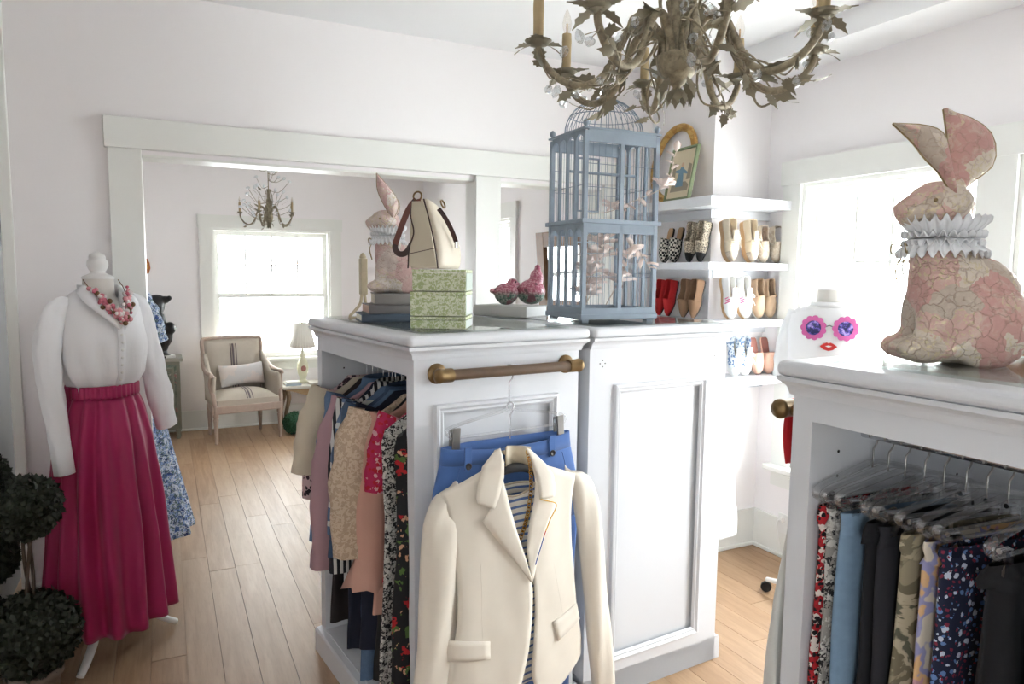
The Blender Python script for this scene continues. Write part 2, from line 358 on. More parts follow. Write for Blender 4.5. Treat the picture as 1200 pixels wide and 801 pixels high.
def cabinet(name, label, loc, rz, W, D, over=(.03, .03, .03, .03), opens='l', group=None, front_panel=None, flip_end=False):
    """over: overhang left, right, front, back. local x across, y deep"""
    r = thing(name, label, 'cabinet', loc, rz, group)
    ol, orr, of, ob = over; x0, x1, y0, y1 = ol, W-orr, of, D-ob; zt = CT-.070
    m = MB(); m.box(0, W, 0, D, CT-.034, CT); m.build('top', CABW, r, bevel=.0145, seg=4)
    g = lambda k: 1 if k > .015 else 0
    m = MB(); rect_loft(m, x0, x1, y0, y1, [(.006, zt-.004), (.008, zt+.002), (.010, zt+.010), (.014, zt+.017), (.021, zt+.023), (.026, zt+.026), (.027, zt+.036)], g(ol), g(orr), g(of), g(ob))
    m.build('cornice', CABW, r)
    # end panels at front (-y) and back (+y)
    def end(nm, ya, yb, holes):
        m = MB()
        if front_panel and nm == 'front_panel':
            px0, px1, pz0, pz1 = front_panel
            m.box(x0, px0, ya, yb, 0, zt+.02); m.box(px1, x1, ya, yb, 0, zt+.02); m.box(px0, px1, ya, yb, 0, pz0); m.box(px0, px1, ya, yb, pz1, zt+.02)
            m.box(px0, px1, ya+.014, yb, pz0, pz1)
            e = m.build(nm, CABW, r)
            q = MB(); panel_mould(q, px0-.004, px1+.004, pz0-.004, pz1+.004, ya+.001, .034); q.build('moulding', CABW, e)
            q = MB()
            for hx in ((x0+.055, x1-.05) if holes else ()):
                for dx, dz in ((-.011, 0), (.011, 0), (0, .011), (0, -.011)):
                    q.lathe([(.0022, -.001), (.0022, .0015)], 8, (hx+dx, ya, 1.245+dz), Matrix.Rotation(R(90), 3, 'X'))
            if holes:
                k = q.build('screw_hole', DARKM, e); k['kind'] = 'stuff'
        else:
            m.box(x0, x1, ya, yb, 0, zt+.02); e = m.build(nm, CABW, r)
        # rows of shelf-pin holes on the inner face
        q = MB(); yi = yb if nm == 'front_panel' else ya; sg = 1 if nm == 'front_panel' else -1
        for hx in (x0+.09, x1-.09):
            for k in range(11): q.lathe([(.0035, -.0006), (.0035, .0006)], 8, (hx, yi+.0004*sg, .62+k*.055), Matrix.Rotation(R(90), 3, 'X'))
        k = q.build('peg_hole', BLACK, e); k['kind'] = 'stuff'
    end('front_panel', y0, y0+.05, front_panel is not None and flip_end); end('back_panel', y1-.05, y1, False)
    for s_, xa, xb in (('l', x0, x0+.022), ('r', x1-.022, x1)):
        if s_ in opens:
            MB().box(xa, xb, y0+.05, y1-.05, 1.244, zt+.02).build('apron', CABW, r); MB().box(xa, xb, y0+.05, y1-.05, 0, .10).build('toe_rail', CABW, r)
    MB().box(x0+.022, x1-.022, y0+.05, y1-.05, zt, zt+.03).build('top_deck', CABW, r); MB().box(x0+.022, x1-.022, y0+.05, y1-.05, .085, .10).build('bottom_deck', CABW, r)
    if opens == 'l': MB().box(x1-.02, x1, y0+.05, y1-.05, .1, zt).build('back_board', CABW, r)
    if opens == 'r': MB().box(x0, x0+.02, y0+.05, y1-.05, .1, zt).build('back_board', CABW, r)
    m = MB(); rect_loft(m, x0, x1, y0, y1, [(.028, 0), (.028, .086), (.022, .094), (0, .096)], g(ol), g(orr), 0, 0); m.build('plinth', CABW, r)
    return r
AX1 = R(7.0); CAB1 = (.62, 1.926)
cab1 = cabinet('display_cabinet', 'white island cabinet open at the left with packed clothes and a wooden front bar', (*CAB1, 0), AX1, .675, .95, opens='lr', front_panel=(.10, .555, .16, 1.155), group=None)
MB().tube([(.215, .08, 1.215), (.215, .87, 1.215)], .0125, 12).build('clothes_rail', CHROME, cab1)
MB().tube([(.558, .08, 1.215), (.558, .87, 1.215)], .0125, 12).build('clothes_rail', DARKM, cab1)
m1 = Matrix.Translation((*CAB1, 0)) @ Matrix.Rotation(AX1, 4, 'Z')
# the wood-and-brass bar on the front end
def garment_bar(par, xa, xb, z, y0, yb, sgn=-1):
    """bar parallel to x carried by two flanges on a face at y0"""
    wood = plain('stained_rod', C(96, 74, 54), .5, var=.3, vs=40)
    b = MB().tube([(xa, yb, z), (xb, yb, z)], .0165, 16).build('garment_bar', wood, par)
    for x, s in ((xa, -1), (xb, 1)):
        m = MB(); rx = Matrix.Rotation(R(90 if sgn < 0 else -90), 3, 'X')
        m.lathe([(.031, 0), (.031, .004), (.028, .007), (.014, .010), (.014, .03)], 24, (x, y0, z), rx)
        m.build('flange', BRASS, b, label='round brass wall flange')
        m = MB(); ry = Matrix.Rotation(R(90*s), 3, 'Y')
        m.lathe([(.020, -.026), (.021, -.022), (.021, .010), (.0225, .014), (.0225, .020), (.018, .028), (.006, .033)], 24, (x, yb, z), ry)
        m.build('elbow_cap', BRASS, b, label='brass end cap')
    return b
garment_bar(cab1, .105, .588, 1.252, .03, -.02)
AX2 = R(4.5); CAB2 = (1.297, 1.999)
cab2 = cabinet('display_cabinet', 'white island cabinet with a tall blank framed panel beside the clothes bar', (*CAB2, 0), AX2, .695, .95, over=(.004, .03, .03, .03), opens='r', front_panel=(.115, .56, .14, 1.165), flip_end=True)
MB().tube([(.56, .08, 1.215), (.56, .87, 1.215)], .0125, 12).build('clothes_rail', CHROME, cab2)
m2 = Matrix.Translation((*CAB2, 0)) @ Matrix.Rotation(AX2, 4, 'Z')
AX3 = R(2.0); D3 = 1.62; CAB3 = (1.195+math.sin(AX3)*D3, 1.119-math.cos(AX3)*D3)
cab3 = cabinet('display_cabinet', 'grey-shaded white cabinet of skirts on clear hangers under the tall patchwork rabbit', (*CAB3, 0), AX3, .70, D3, opens='l')
MB().tube([(.205, .08, 1.205), (.205, D3-.08, 1.205)], .0125, 12).build('clothes_rail', CHROME, cab3)
m3 = Matrix.Translation((*CAB3, 0)) @ Matrix.Rotation(AX3, 4, 'Z')
garment_bar(cab3, .07, .60, 1.252, D3-.03, D3+.025, 1)
# glass sheets lying on the tops
def glass_top(loc, rz, x0, x1, y0, y1, label):
    o = MB().box(x0, x1, y0, y1, CT+.0005, CT+.0065).build('glass_sheet', SHEETGLASS, None, (*loc, 0), (0, 0, rz), bevel=.0015)
    tag(o, label, 'glass sheet', 'glass sheets on the cabinet tops')
glass_top(CAB1, AX1, .06, .615, .045, .905, 'glass sheet laid on the cabinet top under the green boxes')
glass_top(CAB2, AX2, .045, .65, .045, .905, 'glass sheet laid on the cabinet top under the blue birdcage')
glass_top(CAB3, AX3, .07, .64, .07, D3-.055, 'glass sheet laid on the cabinet top under the big rabbit')
# ================================================================== HANGING CLOTHES
VELVET = plain('hanger_velvet', C(52, 52, 54), .8, var=.1)
def hook_mb(rr=.0165, neck=.07, x=0, r=.0019, top=.0):
    pts = [(x-rr*math.cos(a), 0, rr*math.sin(a)) for a in np.linspace(R(-20), R(180), 11)]
    return MB().tube(pts+[(x+rr*.6, 0, -rr*1.3), (x, 0, -rr*2.0), (x, 0, -neck)], r, 6)
def slim_hanger(M, label, group, w=.40):
    t = thing('clothes_hanger', label, 'hanger', (0, 0, 0), 0, group); t.matrix_world = M
    hook_mb(neck=.085).build('hook', CHROME, t)
    MB().tube([(-w/2, 0, -.155), (-w/4, 0, -.112), (-.03, 0, -.083), (.03, 0, -.083), (w/4, 0, -.112), (w/2, 0, -.155)], .006, 6).build('shoulder_bar', VELVET, t)
    return t
def body_rings(w, L, th, flare=1.1, ripple=.012, neck=.075, seed=0, n=44, rows=20, drop=.075, y0=0):
    rings = []; hw = w/2
    tab = [(0, neck, th*.55), (.035, hw*.62, th*.7), (.065, hw*.93, th*.8), (.11, hw, th), (.35, hw*.95, th*1.05), (L-drop, hw*flare, th*1.25)]
    for i in range(rows+1):
        s = i/rows; d = (L-drop)*s**1.35; a, b = interp(tab, d); ring = []; g = min(1, d/.5)
        for k in range(n):
            q = 2*PI*k/n; c, sn = math.cos(q), math.sin(q)
            x = a*math.copysign(abs(c)**.75, c); y = b*math.copysign(abs(sn)**.85, sn)
            y += ripple*g*math.sin(x*55+seed*2.1+d*3)*(.5+.5*abs(sn))+.013*g*nz(x*9+seed, d*6, sn)
            x += .010*g*nz(sn*3+seed, d*5, 3.3)
            ring.append((x, y+y0, -drop-d))
        rings.append(ring)
    return rings
def sleeve_rings(side, w, Ls, splay, r0=.068, r1=.045, flat=.55, seed=0, n=16, rows=16, z0=-.155, puff=0, dy=0, pleat=0):
    P = curve([(side*(w/2-.035), 0, z0+.03), (side*(w/2+splay*.45), dy*.5, z0-Ls*.38), (side*(w/2+splay), dy, z0-Ls)], rows+1); rings = []
    for i, p in enumerate(P):
        s = i/rows; r = lerp(r0, r1, s)+puff*math.sin(PI*s)**1.5; ring = []
        t = (P[min(i+1, rows)]-P[max(i-1, 0)]).normalized(); u = Vector((0, 1, 0)); v = t.cross(u).normalized()
        for k in range(n):
            a = 2*PI*k/n; rr = r*(1+.20*nz(math.cos(a)*2+seed, math.sin(a)*2, s*6)+.06*math.sin(a*4+s*5+seed)+pleat*math.sin(a*5)*s)
            ring.append(p+v*math.cos(a)*rr+u*math.sin(a)*rr*flat)
        rings.append(ring)
    return rings
def garment(name, label, cat, M, w, L, mat, th=.022, sl=None, group=None, seed=0, flare=1.1, ripple=.012, neck=.08, cuff=None, collar=None, cuffmat=None, bodysub=0):
    """sl = dict(Ls, splay, ...) for both sleeves"""
    t = thing(name, label, cat, (0, 0, 0), 0, group); t.matrix_world = M
    MB().loft(body_rings(w, L, th, flare, ripple, neck, seed), True, (False, False)).build('body', mat, t)
    if collar is not None:
        P = [(neck*1.02*math.cos(a), th*.75*math.sin(a)-.004, -.075+.006*math.sin(a)) for a in np.linspace(0, 2*PI, 25)[:-1]]
        MB().loft([[(x, y, z-.012) for x, y, z in P], [(x*.95, y*.95, z+.018) for x, y, z in P], [(x*1.08, y*1.25, z+.012) for x, y, z in P], [(x*1.2, y*1.5, z-.022) for x, y, z in P]], True, (False, False)).build('collar', collar, t)
    if sl:
        for side in (-1, 1):
            rg = sleeve_rings(side, w, seed=seed+side, **sl); s_ = MB().loft(rg, True, (False, False)).build('sleeve', mat, t)
            if cuff:
                last = [Vector(p) for p in rg[-1]]; c = sum(last, Vector())/len(last); d = (c-sum((Vector(p) for p in rg[-3]), Vector())/len(last)).normalized()
                k = cuff; m = MB()
                if k == 'ruffle':
                    rr = [[c+(p-c)*(1.0+.16*j)*(1+.10*j*math.sin(i*PI*.9))+d*(-.02+.034*j+.006*math.sin(i*2.2)*(j == 3)) for i, p in enumerate(last)] for j in range(4)]
                else: rr = [[c+(p-c)*1.06+d*(-.005+j*.03) for p in last] for j in range(3)]
                m.loft(rr, True, (False, False)).build('cuff', cuffmat or mat, s_)
    return t
GL = 'clothes packed on the left rail of the island cabinet'
HL = 'dark slim hangers on the left rail of the island cabinet'
cream = plain('cream_cotton', C(205, 193, 172), .9, var=.06, bump=.1)
mauve = plain('mauve_cotton', C(178, 143, 150), .85, var=.07, vs=10, bump=.1)
denim_d = plain('dark_denim', C(66, 86, 112), .9, var=.2, vs=60, bump=.15, bs=500)
denim_m = plain('mid_denim', C(92, 116, 146), .9, var=.2, vs=60, bump=.15, bs=500)
denim_l = plain('light_denim', C(122, 148, 172), .9, var=.2, vs=40, bump=.15, bs=500)
navy = plain('navy_cloth', C(26, 30, 48), .9, var=.15)
brownblk = plain('brown_black_cloth', C(38, 30, 30), .9, var=.12)
crinkle = blotch('crinkled_beige_lace', [C(186, 162, 138), C(208, 188, 164)], 70, (.5,), .8, 4, .8, .8)
dusty = plain('dusty_pink_cotton', C(196, 152, 136), .85, var=.07, vs=10, bump=.15)
ROW = [
 ('blouse', 'pale pink blouse with black script print, hung deepest in the packed row', 'blouse', .865, .37, .62, floral('black_script_print', C(208, 180, 182), [C(30, 24, 30), C(60, 40, 50)], 38, .42), dict(Ls=.40, splay=.04), None),
 ('tee_shirt', 'plain cream loose top with wide half sleeves near the back of the row', 'top', .805, .40, .66, cream, dict(Ls=.28, splay=.05, r0=.08, r1=.085), None),
 ('long_dress', 'plain brown-black long dress whose hem hangs above the plinth corner', 'dress', .75, .38, 1.02, brownblk, None, None),
 ('shirt', 'mid-blue denim shirt hung between the cream top and the mauve blouse', 'shirt', .695, .38, .70, denim_m, dict(Ls=.46, splay=.05), 'band'),
 ('blouse', 'plain mauve pink blouse with a long cuffed sleeve hanging outside the cabinet', 'blouse', .64, .39, .76, mauve, dict(Ls=.54, splay=.055, puff=.012, r1=.062), 'band'),
 ('shirt', 'black and white vertically striped shirt behind the beige lace jacket', 'shirt', .58, .38, .80, stripes('black_white_stripe', C(214, 212, 208), C(28, 28, 34), 0, .022, .5, wob=.004), dict(Ls=.54, splay=.03), 'band'),
 ('sweater', 'blue knit top crossed by pale bands on its sleeve', 'sweater', .525, .38, .68, stripes('blue_knit_band', C(96, 118, 150), C(206, 208, 206), 2, .07, .28), dict(Ls=.44, splay=.045), None),
 ('denim_jacket', 'dark denim jacket with a collar beside the blue banded knit', 'jacket', .47, .40, .62, denim_d, dict(Ls=.44, splay=.05, r0=.075), 'band'),
 ('dress', 'plain navy dress filling the row behind the beige lace jacket', 'dress', .415, .38, .98, navy, dict(Ls=.24, splay=.03), None),
 ('lace_jacket', 'beige crinkled lace jacket with a wide bulging sleeve in front of the navy dress', 'jacket', .345, .42, .66, crinkle, dict(Ls=.44, splay=.045, r0=.095, r1=.085, puff=.02), None),
 ('blouse', 'dusty pink blouse ending in a ruffled embroidered cuff', 'blouse', .275, .39, .80, dusty, dict(Ls=.46, splay=.02, r0=.06, r1=.055), 'ruffle'),
 ('trousers', 'dark navy trousers hanging low between the black striped shirt and mauve blouse', 'trousers', .61, .34, 1.08, navy, None, None),
 ('long_skirt', 'faded denim-blue long skirt hanging low beside the plain navy dress', 'skirt', .445, .36, 1.13, denim_m, None, None),
 ('long_dress', 'plain black dress hanging low behind the dusty pink blouse', 'dress', .31, .37, 1.04, BLACK, None, None),
 ('top', 'hot pink and red print top tucked between pink blouse and black dresses', 'top', .22, .38, .66, floral('pink_red_print', C(170, 34, 76), [C(206, 160, 164), C(170, 20, 40)], 45, .45), dict(Ls=.20, splay=.03), None),
 ('long_dress', 'long black dress covered in a small white vine print', 'dress', .165, .45, 1.10, floral('white_vine_print', C(22, 22, 26), [C(206, 204, 198), C(180, 178, 172)], 75, .5, jag=.9), None, None),
 ('long_dress', 'long black dress with large red roses, first behind the front panel', 'dress', .105, .45, 1.12, floral('red_rose_print', C(17, 17, 20), [C(168, 26, 32), C(76, 104, 50), C(196, 150, 120)], 15, .30, jag=.8), None, None),
]
HN = ['black script print blouse', 'cream loose top', 'brown-black long dress', 'mid-blue denim shirt', 'mauve pink blouse', 'black striped shirt', 'blue banded knit', 'dark denim jacket', 'navy dress', 'beige lace jacket', 'dusty pink blouse', 'dark navy trousers', 'denim-blue long skirt', 'plain black dress', 'hot pink print top', 'white vine print black dress', 'red rose black dress']
random.seed(11)
for i, (nm, lab, cat, y, w_, L, mat, sl, cuff) in enumerate(ROW):
    M = m1 @ Matrix.Translation((.215, y, 1.215)) @ Matrix.Rotation(R(random.uniform(-5, 5)), 4, 'Z')
    garment(nm, lab, cat, M, w_, L, mat, th=.021, sl=sl, group=GL, seed=i*1.7, cuff=cuff, collar=mat if nm in ('shirt', 'denim_jacket') else None)
    slim_hanger(M, 'dark slim hanger inside the ' + HN[i] + ' in the packed island row', HL, w_-.03)
# right-hand rail seen through the slot between the island cabinets
for nm, lab, y, mat, L in (('shirt', 'mid-blue denim shirt glimpsed in the slot between the island cabinets', .085, denim_m, .36), ('top', 'black and white print top glimpsed below denim in the slot between the cabinets', .135, floral('slot_print', C(214, 212, 210), [C(24, 24, 28), C(80, 60, 60)], 40, .5), .80)):
    M = m1 @ Matrix.Translation((.558, y, 1.215)) @ Matrix.Rotation(R(random.uniform(-3, 3)), 4, 'Z')
    garment(nm, lab, 'clothing', M, .245, L, mat, th=.02, group='clothes in the slot between the island cabinets', seed=y*50)
    slim_hanger(M, 'dark slim hanger in the slot, over the ' + ('denim shirt' if L < .5 else 'black and white print top'), 'hangers in the slot between the island cabinets', .21)
# white clothes hanging out of the far side of the second island cabinet
whitec = plain('white_cotton', C(240, 240, 240), .85, var=.02, bump=.08)
for nm, lab, y, L, sl in (('white_blouse', 'white blouse whose sleeve hangs out beyond the framed panel edge, the higher hem', .12, .66, dict(Ls=.60, splay=.085, r0=.06, r1=.07, flat=.5)), ('white_dress', 'white long garment beside the framed panel edge, its hem near the floor', .20, 1.15, None)):
    M = m2 @ Matrix.Translation((.56, y, 1.215)) @ Matrix.Rotation(R(4), 4, 'Z')
    garment(nm, lab, 'clothing', M, .36, L, whitec, th=.026, sl=sl, group='white clothes on the hidden side of the island', seed=y*9, flare=1.3, ripple=.02)
    slim_hanger(M, 'dark slim hanger holding the ' + ('white blouse' if L < .7 else 'white long garment') + ' in the second island cabinet', 'hangers in the second island cabinet', .36)

# ------------------------------------------------------------------ clear hangers with skirts and trousers (right cabinet)
def clip_mb(x, z):
    m = MB()
    m.box(x-.012, x+.012, -.011, -.006, z-.030, z+.016); m.box(x-.012, x+.012, .006, .011, z-.030, z+.016)
    return m
def clip_hanger(M, label, group, w=.36, clipcol=STEEL, neck=.075):
    t = thing('clear_hanger', label, 'hanger', (0, 0, 0), 0, group); t.matrix_world = M; h = w/2
    hook_mb(.0165, neck, r=.0022).build('hook', STEEL, t)
    m = MB().tube(curve([(-h+.02, 0, -.128), (-h, 0, -.113), (-h+.012, 0, -.097), (-h*.6, 0, -.083), (-.03, 0, -.066), (0, 0, -.062), (.03, 0, -.066), (h*.6, 0, -.083), (h-.012, 0, -.097), (h, 0, -.113), (h-.02, 0, -.128)], 34), .0105, 8, flat=.5)
    m.tube([(-h+.02, 0, -.128), (h-.02, 0, -.128)], .006, 8, flat=.6)
    m.build('clear_bar', CLEAR, t)
    for s in (-1, 1):
        c = clip_mb(s*(h-.042), -.130).build('clip', clipcol, t)
        q = MB().tube([(s*(h-.042)-.013, 0, -.118), (s*(h-.042)+.013, 0, -.118)], .0055, 8); q.build('spring', CHROME, c)
    return t
def bottoms(name, label, cat, M, w, L, mat, group=None, seed=0, th=.014, flare=1.0, ripple=.012, top=-.14, legs=False, band=None):
    t = thing(name, label, cat, (0, 0, 0), 0, group); t.matrix_world = M
    def rings(x0, hw, za, zb, fl, rows=16, n=36):
        out = []
        for i in range(rows+1):
            s = i/rows; z = lerp(za, zb, s); a = hw*lerp(1, fl, s); ring = []
            for k in range(n):
                q = 2*PI*k/n; c, sn = math.cos(q), math.sin(q); x = a*math.copysign(abs(c)**.7, c); y = th*(1+.5*s)*sn
                g = min(1, s*2.2+.1); y += ripple*g*math.sin(x*70+seed*3+s*2)+.012*g*nz(x*8+seed, s*4, seed); x += .008*g*nz(sn*2, s*6, seed+4)
                ring.append((x0+x, y, z))
            out.append(ring)
        return out
    MB().loft(rings(0, w/2, top, top-.045, 1.0, 3), True, (False, False)).build('waistband', band or mat, t)
    if legs:
        for s in (-1, 1): MB().loft(rings(s*w*.235, w*.255, top-.04, top-L, flare), True, (False, False)).build('leg', mat, t)
    else: MB().loft(rings(0, w/2*1.01, top-.04, top-L, flare), True, (False, False)).build('skirt_body', mat, t)
    return t
GR = 'skirts and trousers clipped in the right cabinet'; HR = 'clear plastic clip hangers in the right cabinet'
camo = blotch('camouflage', [C(150, 140, 116), C(112, 104, 84), C(178, 166, 142), C(92, 92, 76)], 10, (.42, .52, .6), .9, 4, .8)
pastel = blotch('pastel_blotch', [C(196, 150, 160), C(216, 176, 130), C(150, 150, 190), C(206, 196, 180)], 11, (.42, .5, .58), .85)
navyfl = floral('navy_small_flower', C(24, 30, 56), [C(196, 204, 220), C(96, 128, 180), C(130, 40, 64)], 55, .30)
ROW3 = [
 ('trousers', 'red, white and black print trousers, deepest on the rail', 1.515, .33, .95, floral('red_white_print', C(178, 30, 40), [C(226, 214, 206), C(26, 22, 26)], 70, .5), True, 1.0),
 ('skirt', 'grey, black and white scribble print skirt beside red print trousers', 1.478, .33, .80, floral('grey_scribble', C(150, 146, 140), [C(40, 38, 40), C(200, 196, 190)], 44, .5, jag=1), False, 1.15),
 ('jeans', 'light blue jeans with a brown seam on the right cabinet rail', 1.440, .34, 1.0, denim_l, True, 1.0),
 ('trousers', 'plain black trousers hung just in front of the light blue jeans', 1.398, .345, 1.0, plain('black_twill', C(24, 25, 30), .9, var=.12), True, 1.08),
 ('trousers', 'plain dark charcoal trousers beside the camouflage pair', 1.358, .34, 1.0, plain('charcoal_twill', C(34, 34, 40), .9, var=.12), True, 1.0),
 ('trousers', 'beige and olive camouflage trousers on the right cabinet rail', 1.315, .335, .98, camo, True, 1.0),
 ('skirt', 'pastel tie-dye skirt in pink, peach and lilac', 1.276, .33, .90, pastel, False, 1.1),
 ('trousers', 'navy trousers with small white and blue flowers beside the black skirt', 1.238, .335, 1.0, navyfl, True, 1.0),
 ('skirt', 'full black gathered skirt, nearest dark one under the rabbit', 1.165, .35, .86, plain('black_gauze', C(20, 20, 24), .9, var=.1), False, 1.3),
 ('shorts', 'navy floral shorts clipped in front of the full black skirt', 1.10, .30, .40, navyfl, True, 1.05),
 ('trousers', 'white trousers, the nearest on the right cabinet rail', 1.045, .34, .95, whitec, True, 1.1),
]
for i, (nm, lab, y, w_, L, mat, legs, fl_) in enumerate(ROW3):
    M = m3 @ Matrix.Translation((.205, y, 1.205)) @ Matrix.Rotation(R(random.uniform(-9, 4)), 4, 'Z')
    bottoms(nm, lab, 'skirt' if nm == 'skirt' else 'trousers', M, w_, L, mat, GR, i*1.3, legs=legs, flare=fl_, ripple=.016 if fl_ > 1.2 else .007)
    clip_hanger(M, 'clear hanger clipped to the ' + ['red print trousers', 'grey scribble print skirt', 'light blue jeans', 'black trousers beside the jeans', 'charcoal trousers', 'camouflage trousers', 'pastel tie-dye skirt', 'navy flowered trousers', 'full black skirt', 'navy floral shorts', 'white trousers'][i], HR, .36, CLEAR)
# ------------------------------------------------------------------ clothes on the far end bar of the right cabinet
yb = D3+.025
redk = plain('red_cloth', C(196, 34, 42), .8, var=.06)
greyw = plain('grey_white_linen', C(220, 220, 215), .85, var=.04, bump=.15)
sc = thing('red_scarf', 'red scarf draped over the brass-ended bar behind the right cabinet', 'scarf'); sc.matrix_world = m3 @ Matrix.Translation((.155, yb, 1.252))
g = [[(x+.01*math.sin(t*3), .0195*math.cos(t)*1.0 if 0 <= t <= PI else (.0195+.004*math.sin(x*60) if t < 0 else -.0195-.004*math.sin(x*60)), .0195*math.sin(t) if 0 <= t <= PI else (t*.12 if t < 0 else (PI-t)*.12)) for x in np.linspace(-.055, .06, 14)] for t in np.linspace(-1.15, PI+1.0, 34)]
MB().sheet(g).build('cloth', redk, sc, solid=.003)
M = m3 @ Matrix.Translation((.285, yb+.0, 1.252)) @ Matrix.Rotation(R(3), 4, 'Z')
bottoms('long_skirt', 'long grey-white skirt hanging below the red scarf behind the right cabinet post', 'skirt', M, .35, 1.12, greyw, None, 7, th=.03, flare=1.7, ripple=.022, top=-.145)
clip_hanger(M, 'clear hanger clipped to the long grey-white skirt behind the right cabinet', 'hangers on the brass-ended bar', .22)
# ================================================================== OUTFIT ON THE FRONT BAR (built in the island cabinet's own frame)
_ex = np.array([math.cos(AX1), math.sin(AX1), 0]); _ey = np.array([-math.sin(AX1), math.cos(AX1), 0]); _O = np.array([*CAB1, 0])
def fl_(u, v, y):
    """where the sight line through a spot of the photo meets the plane y of the cabinet frame -> local (x, z)"""
    d = ray(u, v); Cm = np.array([0, 0, EYE]); t = ((_O-Cm) @ _ey+y)/(d @ _ey); q = Cm+d*t-_O; return float(q @ _ex), float(q[2])
def pl(pts, y): return [fl_(u, v, y) for u, v in pts]
def samp(pts, n):
    return [(p[0], p[1]) for p in curve([(a, b, 0) for a, b in pts], n)]
OUT0 = (.33, -.02, 1.252)
def outfit_thing(name, label, cat, group=None):
    t = thing(name, label, cat, (0, 0, 0), 0, group); t.matrix_world = m1 @ Matrix.Translation(OUT0); return t
def off(p): return (p[0]-OUT0[0], p[1]-OUT0[1], p[2]-OUT0[2])
# --- clear clip hanger with blue trousers
hx, hz = fl_(597, 432, -.02)
hang = thing('clear_hanger', 'clear clip hanger on the wooden bar holding the blue trousers', 'hanger'); hang.matrix_world = m1 @ Matrix.Translation((hx, -.02, 1.252))
hook_mb(.0185, .12, r=.0024).build('hook', CHROME, hang)
m = MB(); hw = .218
m.tube(curve([(-hw+.012, 0, -.190), (-hw, 0, -.175), (-hw+.01, 0, -.158), (-.12, 0, -.140), (-.03, 0, -.126), (0, 0, -.120), (.03, 0, -.126), (.12, 0, -.140), (hw-.01, 0, -.158), (hw, 0, -.175), (hw-.012, 0, -.190)], 34), .010, 8, flat=.45)
m.tube([(-hw+.012, 0, -.190), (hw-.012, 0, -.190)], .008, 8, flat=.6); m.build('clear_bar', CLEAR, hang)
for s in (-1, 1):
    m = MB(); xx = s*.183
    m.box(xx-.013, xx+.013, -.015, -.008, -.232, -.168); m.box(xx-.013, xx+.013, .006, .012, -.225, -.175)
    c = m.build('clip', STEEL, hang, bevel=.002, rot=(0, R(-3*s), 0)); MB().tube([(xx-.014, -.002, -.188), (xx+.014, -.002, -.188)], .007, 8).build('spring', CHROME, c)
BLUE = plain('royal_blue_wool', C(72, 108, 168), .85, var=.06, vs=20, bump=.15, bs=600, sheen=.2)
tr = thing('blue_trousers', 'royal blue tailored trousers clipped to the clear hanger behind the cream blazer', 'trousers'); tr.matrix_world = m1 @ Matrix.Translation((hx, -.02, 1.252))
def wb_ring(z, a, b, dipf, n=48):
    out = []
    for k in range(n):
        q = 2*PI*k/n; c, s = math.cos(q), math.sin(q); x = a*math.copysign(abs(c)**.8, c); y = b*math.copysign(abs(s)**.8, s)
        zz = z - (dipf*(1-(x/a)**2) if s < 0 else 0)
        out.append((x, y+.003*math.sin(x*40), zz))
    return out
lin_ = plain('dark_lining', C(30, 36, 56), .8)
MB().loft([wb_ring(-.215, .236, .026, .02), wb_ring(-.24, .238, .028, .016), wb_ring(-.267, .241, .029, .01)], True, (False, False)).build('waistband', BLUE, tr, solid=.004)
MB().loft([wb_ring(-.262, .240, .0265, .008), wb_ring(-.272, .243, .0285, .006), wb_ring(-.35, .262, .031, 0), wb_ring(-.50, .278, .034, 0)], True, (False, False)).build('hip', BLUE, tr, solid=.003)
for s in (-1, 1):
    rg = [[(s*.138+.139*lerp(1, .85, i/10)*math.copysign(abs(math.cos(q))**.8, math.cos(q)), .030*math.sin(q)+.004*math.sin(6*q+i), lerp(-.49, -1.12, i/10)) for q in [2*PI*k/32 for k in range(32)]] for i in range(11)]
    MB().loft(rg, True, (False, False)).build('leg', BLUE, tr)
    x = s*.155 - .01
    k = MB().box(x-.012, x+.012, -.036, -.030, -.285, -.215).build('waist_tab', BLUE, tr, bevel=.002)
    MB().lathe([(.0095, -.002), (.0105, .001), (.008, .004), (.007, .0025), (0.001, .0025)], 20, (x, -.037, -.272), Matrix.Rotation(R(90), 3, 'X')).build('button', plain('horn_button', C(70, 66, 66), .3, .4, .3, 80), k, label='dark metal button')
    # slant pocket / dart line
    MB().tube([(s*.19, -.0285, -.275), (s*.215, -.030, -.36)], .0014, 6).build('pocket_edge', BLUE, tr)
# --- second hook and dark hanger carrying tee and blazer
hx2, hz2 = fl_(599, 486, -.06)
bh = thing('blazer_hanger', 'dark hanger with a chrome hook carrying the cream blazer', 'hanger'); bh.matrix_world = m1 @ Matrix.Translation((hx2, -.055, 1.252-.105))
m = hook_mb(.013, .10, r=.0022, x=0); m.build('hook', CHROME, bh)
zb = fl_(605, 550, -.08)[1]-(1.252-.105)
MB().tube(curve([(-.19, 0, zb-.085), (-.11, -.01, zb-.035), (-.04, -.015, zb), (.04, -.015, zb), (.11, -.01, zb-.035), (.19, 0, zb-.085)], 24), .019, 10, flat=.75).build('shoulder_bar', VELVET, bh)
